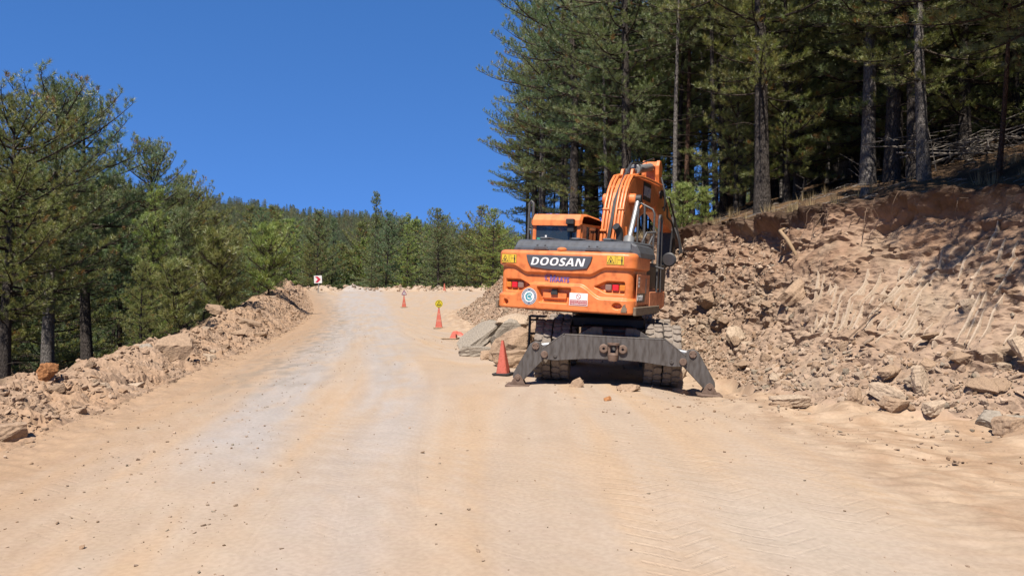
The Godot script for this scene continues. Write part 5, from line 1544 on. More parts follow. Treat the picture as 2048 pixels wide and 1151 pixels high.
	e.box(at(0, 0.035, 0), Vector3(0.1, 0.05, 0.03), 0.005)
	e.box(at(0, -0.012, 0.01), Vector3(0.12, 0.045, 0.04), 0.005)
	obj("plate_lamp", e.mesh(M.black_steel), cw, at(-0.135, CW_TOP - 0.70 * CW_H, 2.195))
	obj("worn_patch", flat([Vector2(-0.05, -0.06), Vector2(0.04, -0.065), Vector2(0.055, 0.0), Vector2(0.02, 0.035), Vector2(0.03, 0.075), Vector2(-0.015, 0.05), Vector2(-0.035, 0.0)], 0.003, M.dust_grey, Transform3D(), 0.0005), cw, on_rear(1.07, 0.9, 0.004), "worn grey patch with the paint scraped off")
	# lifting hook on the top edge
	e = MB.new()
	e.lathe([Vector2(0, 0.05), Vector2(0.05, 0.045), Vector2(0.085, 0.02), Vector2(0.085, 0.0), Vector2(0, 0.0)], at(0, 0, 0), 18)
	e.box(at(0, -0.02, 0.02), Vector3(0.05, 0.07, 0.09), 0.01)
	obj("lifting_lug", e.mesh(M.orange), cw, at(-0.06, CW_TOP + 0.015, 2.13))

	# --- bonnet
	e = MB.new()
	e.prism([Vector2(2.03, 2.13), Vector2(2.03, 2.262), Vector2(1.96, 2.3), Vector2(1.87, 2.39), Vector2(1.79, 2.42), Vector2(0.55, 2.44), Vector2(0.5, 2.13)], Transform3D(SIDE, Vector3.ZERO), -1.13, 0.98, 0.03)
	for x in [-0.68, -0.1, 0.47]: e.box(at(x, 2.445, 1.2), Vector3(0.16, 0.05, 1.1), 0.02)
	e.prism([Vector2(0.94, 2.15), Vector2(1.12, 2.15), Vector2(1.11, 2.23), Vector2(1.05, 2.35), Vector2(0.94, 2.4)], Transform3D(), 0.9, 1.98, 0.03)
	var hood := obj("engine_bonnet", e.mesh(M.dark_grey), root, U2)
	for x in [-0.6, 0.33]:
		e = MB.new()
		e.prism([Vector2(-0.14, 0), Vector2(0.14, 0), Vector2(0.1, 0.05), Vector2(-0.1, 0.05)], at(0, 0, 0), 0.0, 0.06, 0.006)
		e.rod(Vector3(-0.07, 0.06, 0.03), Vector3(-0.07, 0.085, 0.03), 0.016)
		e.rod(Vector3(0.07, 0.06, 0.03), Vector3(0.07, 0.085, 0.03), 0.016)
		obj("hinge", e.mesh(M.dark_grey), hood, at(x, 2.238, 2.01))
	e = MB.new()
	e.tube([Vector3(0.43, 2.38, 0.85), Vector3(0.43, 2.6, 0.85), Vector3(0.42, 2.67, 0.88), Vector3(0.39, 2.73, 0.97)], [0.065, 0.065, 0.066, 0.07], 14)
	obj("exhaust_pipe", e.mesh(M.black_steel), root, U2)

	# --- body panels
	e = MB.new()
	e.box(at(0, 1.7, 0.3), Vector3(2.2, 0.8, 1.75), 0.02)
	e.box(at(0, 1.24, 0.2), Vector3(1.7, 0.12, 3.2), 0.02)
	obj("body_frame", e.mesh(M.black_steel), root, U)
	for s in [-1, 1]:
		e = MB.new()
		e.box(at(s * 1.225, 1.275, 1.3), Vector3(0.05, 0.14, 1.66), 0.012)
		obj("side_skirt", e.mesh(M.dust_grey), root, U)
	e = MB.new()
	e.box(at(0.97, 1.45, 0.57), Vector3(0.52, 0.36, 1.24), 0.05)
	obj("step_box", e.mesh(M.orange_dusty), root, U)
	e = MB.new()
	e.box(at(0.95, 2.16, 1.1), Vector3(0.3, 0.16, 0.12), 0.02)
	e.rod(Vector3(1.1, 2.08, 1.0), Vector3(1.1, 2.22, 1.0), 0.045)
	obj("filler_cap", e.mesh(M.orange), root, U)
	var side_turn := Basis(Vector3.UP, PI / 2)
	var panel := obj("side_panel", flat(rect(0.84, 0.5), 0.012, M.orange_dusty, Transform3D(), 0.004), root, U * Transform3D(side_turn, Vector3(1.21, 1.63, 1.6)))
	obj("decal_band", flat([Vector2(-0.4, -0.21), Vector2(0.1, -0.21), Vector2(0.16, -0.06), Vector2(-0.4, -0.06)], 0.002, M.dust_grey, at(0, 0, 0.012), 0.0005), panel)
	obj("lettering", letters("DX 190W", 0.36, 0.09, 0.0, 0.003, M.white_print), panel, at(-0.22, -0.135, 0.0155))
	obj("faded_sticker", flat(rect(0.1, 0.2), 0.002, M.lens_clear, at(-0.3, 0.12, 0.012), 0.0005), panel)
	obj("faded_sticker", flat(rect(0.07, 0.26), 0.002, M.cylinder_grey, at(0.17, 0.06, 0.012), 0.0005), panel)
	for i in 3: obj("panel_print", flat(rect(0.085, 0.04), 0.0012, M.white_print, at(-0.3, 0.06 + 0.06 * i, 0.0145), 0.0004), panel)

	# --- cab
	var cab := obj("cab", null, root, U2 * at(-0.02, -0.135, 0.57))
	e = MB.new()
	e.box(at(-0.725, 1.86, -0.52), Vector3(0.95, 1.12, 1.84), 0.03)
	for p in [[-1.165, 0.36], [-0.29, 0.36], [-1.165, -0.75], [-0.29, -0.75]]:
		e.box(at(p[0], 2.66, p[1]), Vector3(0.075, 0.55, 0.09 if p[1] > 0 else 0.07), 0.015)
	e.tube([Vector3(-1.165, 2.42, -1.4), Vector3(-1.165, 2.7, -1.3), Vector3(-1.165, 2.92, -1.05)], [0.04], 8)
	e.tube([Vector3(-0.29, 2.42, -1.4), Vector3(-0.29, 2.7, -1.3), Vector3(-0.29, 2.92, -1.05)], [0.04], 8)
	e.box(at(-0.25, 2.66, 0.21), Vector3(0.02, 0.5, 0.24), 0.006)
	cab.mesh = e.mesh(M.orange)
	e = MB.new()
	e.prism([Vector2(0.45, 2.86), Vector2(0.44, 2.96), Vector2(0.36, 3.07), Vector2(0.1, 3.1), Vector2(-0.7, 3.08), Vector2(-1.05, 3.0), Vector2(-1.3, 2.84), Vector2(-1.22, 2.82), Vector2(-0.9, 2.9)], Transform3D(SIDE, Vector3.ZERO), -1.225, -0.225, 0.04)
	obj("roof", e.mesh(M.orange), cab)
	obj("rear_window", flat(rect(0.82, 0.52, -0.727, 2.65), 0.008, M.cab_glass, at(0, 0, 0.38)), cab)
	obj("side_window", flat([Vector2(-1.35, 2.42), Vector2(0.1, 2.42), Vector2(0.1, 2.87), Vector2(-0.9, 2.87), Vector2(-1.15, 2.75)], 0.006, M.cab_glass, Transform3D(SIDE, Vector3(-0.28, 0, 0))), cab)
	obj("side_window", flat([Vector2(-1.35, 2.42), Vector2(0.3, 2.42), Vector2(0.3, 2.87), Vector2(-0.9, 2.87), Vector2(-1.15, 2.75)], 0.006, M.cab_glass, Transform3D(SIDE, Vector3(-1.175, 0, 0))), cab)
	e = MB.new()
	e.box(at(-0.72, 2.38, -0.2), Vector3(0.5, 0.62, 0.13), 0.05)
	e.box(at(-0.72, 2.72, -0.2), Vector3(0.26, 0.16, 0.1), 0.04)
	obj("seat", e.mesh(M.black_steel), cab)
	obj("window_sticker", flat(rect(0.075, 0.07, -1.07, 2.6), 0.002, M.sticker_green, at(0, 0, 0.3895), 0.0004), cab)
	obj("window_sticker", flat(rect(0.035, 0.1, -0.93, 2.63), 0.002, M.white_print, at(0, 0, 0.3895), 0.0004), cab)
	e = MB.new()
	e.box(at(-0.42, 2.93, 0.49), Vector3(0.15, 0.1, 0.1), 0.01)
	e.box(at(-0.42, 2.81, 0.46), Vector3(0.13, 0.13, 0.06), 0.01)
	e.box(at(-0.44, 2.6, 0.40), Vector3(0.03, 0.4, 0.03), 0.006)
	obj("work_lamp", e.mesh(M.black_steel), cab)
	e = MB.new()
	e.tube([Vector3(-1.31, 2.2, 0.55), Vector3(-1.31, 3.2, 0.55), Vector3(-1.305, 3.27, 0.55), Vector3(-1.27, 3.31, 0.55), Vector3(-1.23, 3.27, 0.55), Vector3(-1.225, 3.2, 0.55), Vector3(-1.225, 2.2, 0.55)], [0.026], 8)
	e.rod(Vector3(-1.31, 2.78, 0.55), Vector3(-1.225, 2.76, 0.55), 0.02)
	e.box(at(-1.27, 2.9, 0.52), Vector3(0.1, 0.2, 0.03), 0.01)
	obj("mirror_mast", e.mesh(M.rail_grey), root, U2 * at(0, -0.13, 0.4))

	# --- boom (profile in z, y)
	var xb := 0.25
	var bw := 0.23
	var back := [Vector2(0.14, 1.9), Vector2(0.02, 2.6), Vector2(-0.1, 2.95), Vector2(-0.26, 3.3), Vector2(-0.48, 3.6), Vector2(-0.72, 3.8), Vector2(-1.0, 3.95), Vector2(-1.6, 4.04), Vector2(-2.8, 4.08), Vector2(-4.35, 4.1)]
	var under := [Vector2(-4.58, 4.03), Vector2(-4.64, 3.86), Vector2(-4.5, 3.7), Vector2(-4.2, 3.6), Vector2(-3.0, 3.4), Vector2(-2.0, 3.18), Vector2(-1.3, 2.78), Vector2(-0.85, 2.3), Vector2(-0.6, 1.7), Vector2(-0.1, 1.62)]
	e = MB.new()
	e.prism(back + under, Transform3D(SIDE, Vector3.ZERO), xb - bw, xb + bw, 0.018)
	for x in [xb - 0.11, xb + 0.11]:
		e.prism([Vector2(-1.2, 3.88), Vector2(-1.42, 4.2), Vector2(-1.56, 4.22), Vector2(-1.64, 4.12), Vector2(-1.9, 4.0)], Transform3D(SIDE, Vector3.ZERO), x - 0.03, x + 0.03, 0.008)
	e.rod(Vector3(xb + 0.1, 3.47, -0.74), Vector3(xb + 0.36, 3.47, -0.74), 0.125, 20, 0.02)
	e.rod(Vector3(xb - 0.36, 3.47, -0.74), Vector3(xb - 0.1, 3.47, -0.74), 0.125, 20, 0.02)
	# lower edge bar on the side
	e.tube([Vector3(xb + bw + 0.02, 2.2, -0.55), Vector3(xb + bw + 0.02, 2.85, -0.35)], [0.02], 6)
	e.tube([Vector3(xb + bw + 0.02, 3.22, -1.35), Vector3(xb + bw + 0.02, 3.5, -2.2)], [0.025], 6)
	var boom := obj("boom", e.mesh(M.orange), root, UB)
	obj("name_plate", flat(rect(0.92, 0.42), 0.012, M.black_steel, Transform3D(), 0.003), boom, Transform3D(side_turn, Vector3(xb + bw + 0.001, 3.79, -2.65)))
	obj("lettering", letters("DOOSAN", 0.8, 0.24, 0.2, 0.008, M.galv_text), boom, Transform3D(side_turn, Vector3(xb + bw + 0.015, 3.79, -2.65)))
	# hard pipes up the back of the boom
	for k in [[-0.19, 0.032], [-0.115, 0.03], [0.06, 0.028], [0.135, 0.032], [0.2, 0.03]]:
		var pts := []
		for i in back.size() - 2:
			var a: Vector2 = back[i]
			var nx: Vector2 = back[mini(i + 1, back.size() - 1)] - back[maxi(i - 1, 0)]
			var o := Vector2(-nx.y, nx.x).normalized()
			if o.y < 0 and i > 1: o = -o
			if i <= 1 and o.x < 0: o = -o
			a += o * 0.05
			pts.append(Vector3(xb + k[0], a.y, a.x))
		e = MB.new()
		e.tube(pts, [k[1]], 9)
		obj("hydraulic_pipe", e.mesh(M.orange), boom)
	for k in [[0.055, 2.42], [0.02, 2.75], [-0.2, 3.2], [-0.62, 3.7]]:
		for x in [-0.15, 0.16]:
			e = MB.new()
			var a := 0.25 if k[1] < 3.0 else 0.75 if k[1] < 3.5 else 1.1
			e.box(Transform3D(Basis(Vector3(1, 0, 0), -a), Vector3(xb + x, k[1], k[0] + 0.055)), Vector3(0.15, 0.045, 0.085), 0.008)
			obj("pipe_clamp", e.mesh(M.orange), boom)
	for k in [[-0.02, 0.0], [0.01, 0.02]]:
		e = MB.new()
		e.tube([Vector3(xb + k[0], 2.0, 0.2), Vector3(xb + k[0] - 0.02, 2.6, 0.1), Vector3(xb + k[0] + 0.01, 3.0, -0.02), Vector3(xb + k[0], 3.4, -0.28), Vector3(xb + k[0] + 0.03, 3.72, -0.6), Vector3(xb + k[0] + 0.02, 3.93, -0.95), Vector3(xb + 0.04 + k[1], 4.22, -1.35), Vector3(xb + 0.02 + k[1], 4.36, -1.7), Vector3(xb + k[1], 4.45, -2.5)], [0.02], 7)
		obj("hose", e.mesh(M.hose), boom)
	e = MB.new()
	e.tube([Vector3(xb + 0.14, 3.98, -1.05), Vector3(xb + bw, 4.02, -1.25), Vector3(xb + bw + 0.03, 4.05, -1.7), Vector3(xb + bw + 0.03, 4.08, -2.4), Vector3(xb + bw + 0.03, 4.1, -3.4), Vector3(xb + bw + 0.05, 4.1, -4.5)], [0.03], 8)
	obj("hydraulic_pipe", e.mesh(M.orange), boom)

	# --- boom cylinders, on both flanks
	for s in [1]:
		var x: float = xb + s * 0.4
		e = MB.new()
		e.rod(Vector3(x, 1.75, 0.55), Vector3(x, 2.62, 0.02), 0.085, 18, 0.012)
		e.rod(Vector3(x, 2.46, 0.12), Vector3(x, 2.62, 0.02), 0.115, 18, 0.02)
		var cy := obj("boom_cylinder", e.mesh(M.cylinder_grey), root, UB)
		e = MB.new()
		e.rod(Vector3(x, 2.6, 0.03), Vector3(x, 3.42, -0.7), 0.05, 18, 0.004)
		obj("rod", e.mesh(M.chrome), cy)
		e = MB.new()
		e.rod(Vector3(x - 0.075, 3.47, -0.74), Vector3(x + 0.075, 3.47, -0.74), 0.1, 18, 0.012)
		obj("rod_eye", e.mesh(M.black_steel), cy)

	# --- arm (dipper)
	e = MB.new()
	e.prism([Vector2(-4.28, 4.44), Vector2(-4.3, 4.6), Vector2(-4.42, 4.7), Vector2(-4.58, 4.7), Vector2(-4.72, 4.6), Vector2(-5.0, 4.3), Vector2(-5.7, 4.0), Vector2(-7.2, 3.35), Vector2(-7.35, 3.2), Vector2(-7.28, 3.02), Vector2(-6.0, 3.2), Vector2(-5.0, 3.38), Vector2(-4.4, 3.45), Vector2(-4.22, 3.65), Vector2(-4.3, 4.1)], Transform3D(SIDE, Vector3.ZERO), xb - 0.15, xb + 0.15, 0.02)
	for x in [xb - 0.17, xb + 0.17]:
		e.prism([Vector2(-4.24, 4.36), Vector2(-4.24, 4.58), Vector2(-4.36, 4.72), Vector2(-4.56, 4.72), Vector2(-4.74, 4.58), Vector2(-4.6, 4.1), Vector2(-4.4, 4.06)], Transform3D(SIDE, Vector3.ZERO), x - 0.045, x + 0.045, 0.012)
	var arm := obj("arm", e.mesh(M.orange), root, UB)
	e = MB.new()
	e.rod(Vector3(xb - 0.28, 3.88, -4.45), Vector3(xb + 0.28, 3.88, -4.45), 0.1, 18, 0.01)
	obj("pivot_pin", e.mesh(M.black_steel), arm)
	e = MB.new()
	e.rod(Vector3(xb, 4.28, -2.35), Vector3(xb, 4.54, -4.2), 0.1, 20, 0.015)
	e.rod(Vector3(xb, 4.27, -2.25), Vector3(xb, 4.3, -2.5), 0.13, 20, 0.02)
	var ac := obj("arm_cylinder", e.mesh(M.cylinder_grey), root, UB)
	e = MB.new()
	e.rod(Vector3(xb, 4.17, -1.5), Vector3(xb, 4.28, -2.3), 0.055, 16, 0.004)
	obj("rod", e.mesh(M.chrome), ac)
	e = MB.new()
	e.tube([Vector3(xb + 0.09, 4.4, -2.3), Vector3(xb + 0.13, 4.55, -3.0), Vector3(xb + 0.12, 4.72, -3.9), Vector3(xb + 0.1, 4.72, -4.15)], [0.018], 7)
	obj("hose", e.mesh(M.hose), ac)

	# --- breaker hanging from the arm's end
	e = MB.new()
	e.box(at(xb, 2.42, -7.2), Vector3(0.4, 1.5, 0.42), 0.04)
	e.prism([Vector2(-7.0, 3.1), Vector2(-7.1, 3.5), Vector2(-7.45, 3.5), Vector2(-7.5, 3.1)], Transform3D(SIDE, Vector3.ZERO), xb - 0.2, xb + 0.2, 0.02)
	var br := obj("breaker", e.mesh(M.black_steel), root, UB)
	e = MB.new()
	e.box(at(xb + 0.05, 1.62, -7.0), Vector3(0.34, 0.14, 0.06), 0.01)
	obj("guard_plate", e.mesh(M.cylinder_grey), br)
	e = MB.new()
	e.rod(Vector3(xb, 0.95, -7.2), Vector3(xb, 1.7, -7.2), 0.07, 14)
	obj("chisel", e.mesh(M.worn_steel), br)
	for k in [[[0.55, 3.9, -5.4], [0.62, 3.3, -6.2], [0.75, 2.7, -6.4], [0.82, 2.2, -6.5], [0.6, 2.0, -6.8], [0.45, 2.3, -7.0]], [[0.5, 4.0, -4.6], [0.58, 3.6, -5.0], [0.5, 3.4, -5.6], [0.47, 3.3, -6.6], [0.5, 2.9, -7.0]], [[0.48, 3.2, -7.0], [0.66, 2.7, -6.9], [0.62, 2.2, -6.9], [0.5, 1.5, -6.95]], [[0.5, 4.3, -4.4], [0.62, 3.9, -4.3], [0.6, 3.5, -4.5], [0.5, 3.6, -4.9]]]:
		var pts := []
		for p in k: pts.append(Vector3(p[0], p[1], p[2]))
		var smooth_pts := []
		var cu := Curve3D.new()
		for i in pts.size():
			var tan_v: Vector3 = (pts[mini(i + 1, pts.size() - 1)] - pts[maxi(i - 1, 0)]) / 6.0
			cu.add_point(pts[i], -tan_v, tan_v)
		for i in 22: smooth_pts.append(cu.sample_baked(cu.get_baked_length() * i / 21.0))
		e = MB.new()
		e.tube(smooth_pts, [0.024], 7)
		obj("hose", e.mesh(M.hose), arm)

	# --- rails and mirror on the right
	for k in [
		[[0.58, 2.1, -1.25], [0.58, 3.34, -1.25], [0.62, 3.4, -1.25], [0.86, 3.28, -1.25], [0.9, 3.2, -1.25], [0.9, 2.05, -1.25]],
		[[0.7, 3.36, -1.25], [0.72, 2.6, -1.25], [0.66, 2.0, -1.2]],
		[[0.58, 2.62, -1.25], [0.9, 2.5, -1.25]],
		[[1.1, 1.7, -0.62], [1.1, 3.0, -0.62], [1.1, 3.07, -0.66], [1.1, 3.08, -0.74], [1.1, 3.0, -0.82], [1.1, 1.7, -0.9]],
		[[0.86, 2.1, -0.35], [0.9, 2.55, -0.4], [0.96, 2.72, -0.45], [1.08, 2.74, -0.62]],
		[[0.9, 2.15, -0.32], [1.06, 2.66, -0.5]],
		[[0.8, 2.14, -0.2], [1.1, 2.13, -0.3], [1.3, 2.08, -0.4]]]:
		var pts := []
		for p in k: pts.append(Vector3(p[0], p[1], p[2]))
		e = MB.new()
		e.tube(pts, [0.022], 8)
		var shift := at(-0.15, -0.12, 0.85) if k[0][2] < -1.0 else at(0, -0.12, 1.3) if k[0][2] < -0.5 else at(-0.08, -0.08, 1.12)
		obj("handrail", e.mesh(M.rail_grey), root, U2 * shift)
	e = MB.new()
	e.lathe([Vector2(0, 0), Vector2(0.1, 0.0), Vector2(0.13, 0.02), Vector2(0.12, 0.05), Vector2(0.06, 0.08), Vector2(0, 0.085)], Transform3D(Basis(Vector3(1, 0, 0), -PI / 2), Vector3(1.36, 2.08, -0.4)), 20)
	var mi := obj("mirror", e.mesh(M.black_steel), root, U2 * at(-0.06, 0.09, 1.07))
	obj("mirror_glass", disc(at(1.36, 2.08, -0.402), 0.0, 0.105, 0.006, M.lens_dark, 24), mi)

	# --- chassis
	e = MB.new()
	e.box(at(0, 0.78, 0), Vector3(0.9, 0.42, 3.6), 0.03)
	e.box(at(0, 1.03, 0.2), Vector3(1.3, 0.2, 1.9), 0.03)
	e.box(at(0, 0.7, 1.78), Vector3(0.9, 0.42, 0.3), 0.03)
	for z in [-1.3, 1.3]: e.rod(Vector3(-1.15, 0.52, z), Vector3(1.15, 0.52, z), 0.12, 14)
	var ch := obj("chassis", e.mesh(M.black_steel), root, C)
	e = MB.new()
	e.lathe([Vector2(0, 1.1), Vector2(0.68, 1.1), Vector2(0.7, 1.13), Vector2(0.7, 1.3), Vector2(0, 1.3)], at(-0.05, 0, -0.5), 30)
	obj("turntable", e.mesh(M.black_steel), ch)
	e = MB.new()
	for x in [-1.5, -1.36]: e.box(at(x, 0.58, 0.3), Vector3(0.04, 0.95, 0.09), 0.008)
	for i in 4: e.box(at(-1.43, 0.2 + 0.26 * i, 0.3), Vector3(0.14, 0.035, 0.12), 0.006)
	e.box(at(-1.36, 1.05, 0.2), Vector3(0.32, 0.03, 0.5), 0.006)
	obj("step_ladder", e.mesh(M.black_steel), ch)

	# --- wheels
	var tyre := make_tyre()
	e = MB.new()
	e.lathe([Vector2(0, -0.02), Vector2(0.2, -0.02), Vector2(0.24, 0.03), Vector2(0.29, 0.09), Vector2(0.3, 0.12), Vector2(0.27, 0.12), Vector2(0.27, -0.12), Vector2(0.3, -0.12)], Transform3D(Basis(Vector3(0, 0, 1), -PI / 2), Vector3.ZERO), 24)
	for i in 8:
		var a := TAU * i / 8
		e.rod(Vector3(-0.02, cos(a) * 0.17, sin(a) * 0.17), Vector3(0.03, cos(a) * 0.17, sin(a) * 0.17), 0.018, 6)
	var rim := e.mesh(M.dust_grey)
	var ti := 0
	for z in [1.3, -1.3]:
		for x in [-1.1, -0.79, 0.79, 1.1]:
			var wt := C * Transform3D(Basis(Vector3.UP, PI if x < 0 else 0.0) * Basis(Vector3(1, 0, 0), 0.37 * ti), Vector3(x, 0.525, z))
			var w := obj("wheel", tyre, root, wt)
			obj("rim", rim, w)
			ti += 1

	# --- stabiliser
	e = MB.new()
	var bo := [Vector2(-1.2, 0.47), Vector2(-1.17, 0.56), Vector2(-0.86, 0.79), Vector2(-0.78, 0.81), Vector2(0.78, 0.81), Vector2(0.86, 0.79), Vector2(1.17, 0.56), Vector2(1.2, 0.47), Vector2(1.14, 0.39), Vector2(0.95, 0.375), Vector2(0.45, 0.43), Vector2(0, 0.445), Vector2(-0.45, 0.43), Vector2(-0.95, 0.375), Vector2(-1.14, 0.39)]
	e.prism(bo, Transform3D(), 1.98, 2.0, 0.006)
	e.prism(bo, Transform3D(), 2.15, 2.172, 0.006)
	e.box(at(0, 0.812, 2.076), Vector3(1.62, 0.024, 0.2), 0.006)
	for s in [-1, 1]:
		e.box(Transform3D(Basis(Vector3(0, 0, 1), -s * 0.64), Vector3(s * 0.995, 0.695, 2.076)), Vector3(0.44, 0.02, 0.2), 0.005)
		e.prism([Vector2(s * 0.18, 0.82), Vector2(s * 0.2, 0.96), Vector2(s * 0.36, 0.96), Vector2(s * 0.6, 0.82)], Transform3D(), 1.86, 1.97, 0.01)
		e.rod(Vector3(s * 0.95, 0.46, 2.172), Vector3(s * 0.95, 0.46, 2.19), 0.035)
	e.box(at(0, 0.6, 1.99), Vector3(1.7, 0.3, 0.02), 0.004)
	var CS := C * at(0.11, 0.035, 0)
	var beam := obj("stabiliser_beam", e.mesh(M.blade_steel), root, CS)
	e = MB.new()
	for x in [-0.155, 0.155]:
		e.lathe([Vector2(0.022, 0), Vector2(0.06, 0), Vector2(0.075, 0.012), Vector2(0.075, 0.045), Vector2(0.06, 0.055), Vector2(0.022, 0.055), Vector2(0.02, 0.0)], Transform3D(Basis(Vector3(1, 0, 0), PI / 2), Vector3(x, 0.62, 2.172)), 18)
	e.box(at(-0.062, 0.61, 2.22), Vector3(0.04, 0.16, 0.1), 0.01)
	e.box(at(0.062, 0.61, 2.22), Vector3(0.04, 0.16, 0.1), 0.01)
	e.lathe([Vector2(0.03, 0), Vector2(0.1, 0), Vector2(0.1, 0.03), Vector2(0.03, 0.035)], at(0, 0.69, 2.23), 16)
	e.lathe([Vector2(0.0, 0), Vector2(0.075, 0), Vector2(0.09, 0.1), Vector2(0.06, 0.13), Vector2(0, 0.13)], at(0, 0.43, 2.23), 14)
	obj("tow_hitch", e.mesh(M.worn_steel), beam)
	for s in [-1, 1]:
		for z in [2.02, 2.13]:
			pass
		e = MB.new()
		var lo := []
		var foot := Vector2(-1.56, 0.05) if s < 0 else Vector2(1.57, 0.085)
		for p in [[-1.38, 0.63], [-1.31, 0.675], [-1.22, 0.665], [-1.1, 0.55], [-1.1, 0.42], [-1.2, 0.33], [-1.49, 0.05], [-1.6, 0.03], [-1.67, 0.09], [-1.66, 0.17]]: lo.append(Vector2(p[0] * -s + (foot.x - s * 1.58) * ss(0.45, 0.1, p[1]), p[1] + (foot.y - 0.09) * ss(0.45, 0.1, p[1])))
		e.prism(lo, Transform3D(), 2.012, 2.14, 0.01)
		var leg := obj("stabiliser_leg", e.mesh(M.blade_steel), root, CS)
		e = MB.new()
		e.rod(Vector3(s * 1.285, 0.595, 1.99), Vector3(s * 1.285, 0.595, 2.165), 0.062, 18, 0.008)
		for i in 3:
			var a := TAU * i / 3 + 0.5
			e.rod(Vector3(s * 1.285 + cos(a) * 0.04, 0.595 + sin(a) * 0.04, 2.16), Vector3(s * 1.285 + cos(a) * 0.04, 0.595 + sin(a) * 0.04, 2.178), 0.011, 6)
		e.rod(Vector3(s * 1.13, 0.47, 1.97), Vector3(s * 1.13, 0.47, 2.2), 0.06, 18, 0.008)
		obj("pin", e.mesh(M.worn_steel), leg)
		e = MB.new()
		e.rod(Vector3(s * 0.7, 0.68, 2.07), Vector3(s * 1.26, 0.6, 2.07), 0.04, 14)
		obj("rod", e.mesh(M.chrome), leg)
		e = MB.new()
		for z in [1.985, 2.145]:
			e.prism([Vector2(-0.13, -0.11), Vector2(-0.05, 0.04), Vector2(0, 0.07), Vector2(0.05, 0.04), Vector2(0.13, -0.11)], at(foot.x, foot.y, 0), z, z + 0.022, 0.005)
		e.rod(Vector3(foot.x, foot.y, 1.97), Vector3(foot.x, foot.y, 2.185), 0.035, 14)
		e.prism([Vector2(-0.2, 1.88), Vector2(0.2, 1.88), Vector2(0.2, 2.27), Vector2(0.15, 2.3), Vector2(-0.15, 2.3), Vector2(-0.2, 2.27)], Transform3D(Basis(Vector3(1, 0, 0), Vector3(0, 0, 1), Vector3(0, 1, 0)), Vector3(foot.x, foot.y - 0.09, 0)), -0.055, -0.02, 0.01)
		obj("foot", e.mesh(M.worn_steel), leg)

func make_tyre() -> ArrayMesh:
	var e := MB.new()
	var t := Transform3D(Basis(Vector3(0, 0, 1), -PI / 2), Vector3.ZERO)   # axle along x
	e.lathe([Vector2(0.28, 0.13), Vector2(0.33, 0.142), Vector2(0.42, 0.148), Vector2(0.475, 0.14), Vector2(0.492, 0.12), Vector2(0.495, 0.0), Vector2(0.492, -0.12), Vector2(0.475, -0.14), Vector2(0.42, -0.148), Vector2(0.33, -0.142), Vector2(0.28, -0.13)], t, 44)
	var n := 21
	for i in n:
		for s in [-1, 1]:
			var a := TAU * (i + (0.25 if s > 0 else -0.25)) / n
			var b := Basis(Vector3(1, 0, 0), a)
			# a lug: hexagonal block, outline in (x, along the tread), pushed outwards
			var w := 0.061
			var o := [Vector2(s * 0.008, -w * 0.55), Vector2(s * 0.07, -w), Vector2(s * 0.145, -w * 0.62), Vector2(s * 0.145, w * 0.62), Vector2(s * 0.075, w * 1.0), Vector2(s * 0.008, w * 0.6)]
			e.prism(o, Transform3D(b * Basis(Vector3(1, 0, 0), Vector3(0, 0, -1), Vector3(0, 1, 0)), b * Vector3(0, 0.0, 0)), 0.478, 0.526, 0.01)
	return e.mesh(M.rubber)

# ---------------------------------------------------------------- cones and signs
func cone_mesh(h: float, r0: float, r1: float, m: Material) -> ArrayMesh:
	# a square, slightly rounded tapering cone
	var b := MB.new()
	var ring := func(y: float, r: float) -> Array:
		var o := []
		var c := r * 0.22
		for k in 4:
			var u := Vector3(1, 0, 0).rotated(Vector3.UP, k * PI / 2)
			var w := Vector3(0, 0, -1).rotated(Vector3.UP, k * PI / 2)
			o.append(u * r - w * (r - c) + Vector3(0, y, 0))
			o.append(u * r + w * (r - c) + Vector3(0, y, 0))
		return o
	var a: Array = ring.call(0.0, r0)
	var c: Array = ring.call(h, r1)
	for i in 8:
		var j := (i + 1) % 8
		b.face([a[i], a[j], c[j], c[i]], a[i] + a[j] + Vector3(0, 0.02, 0))
	b.face(c, Vector3.UP)
	return b.mesh(m)

func cone(called: String, label: String, x: float, d: float, yaw: float, s: float, base_m: String, tilt := 0.0, bands := true) -> Node3D:
	var o := thing(called, label, "traffic cone", Transform3D(Basis.from_euler(Vector3(tilt * 0.6, yaw, tilt)).scaled(Vector3.ONE * s), Vector3(x, land(x, d) + 0.012, -d)))
	var e := MB.new()
	e.prism([Vector2(-0.2, -0.16), Vector2(-0.16, -0.2), Vector2(0.16, -0.2), Vector2(0.2, -0.16), Vector2(0.2, 0.16), Vector2(0.16, 0.2), Vector2(-0.16, 0.2), Vector2(-0.2, 0.16)], Transform3D(Basis(Vector3(1, 0, 0), Vector3(0, 0, -1), Vector3(0, 1, 0)), Vector3.ZERO), 0.0, 0.035, 0.008)
	obj("base", e.mesh(M[base_m]), o)
	obj("body", cone_mesh(0.7, 0.125, 0.022, M.cone_red), o, at(0, 0.033, 0))
	if bands:
		for k in [[0.2, 0.09], [0.44, 0.07]]:
			var r0 := lerpf(0.125, 0.022, k[0] / 0.7) + 0.002
			var r1 := lerpf(0.125, 0.022, (k[0] + k[1]) / 0.7) + 0.002
			obj("faded_band", cone_mesh(k[1], r0, r1, M.cone_band), o, at(0, 0.033 + k[0], 0))
	return o

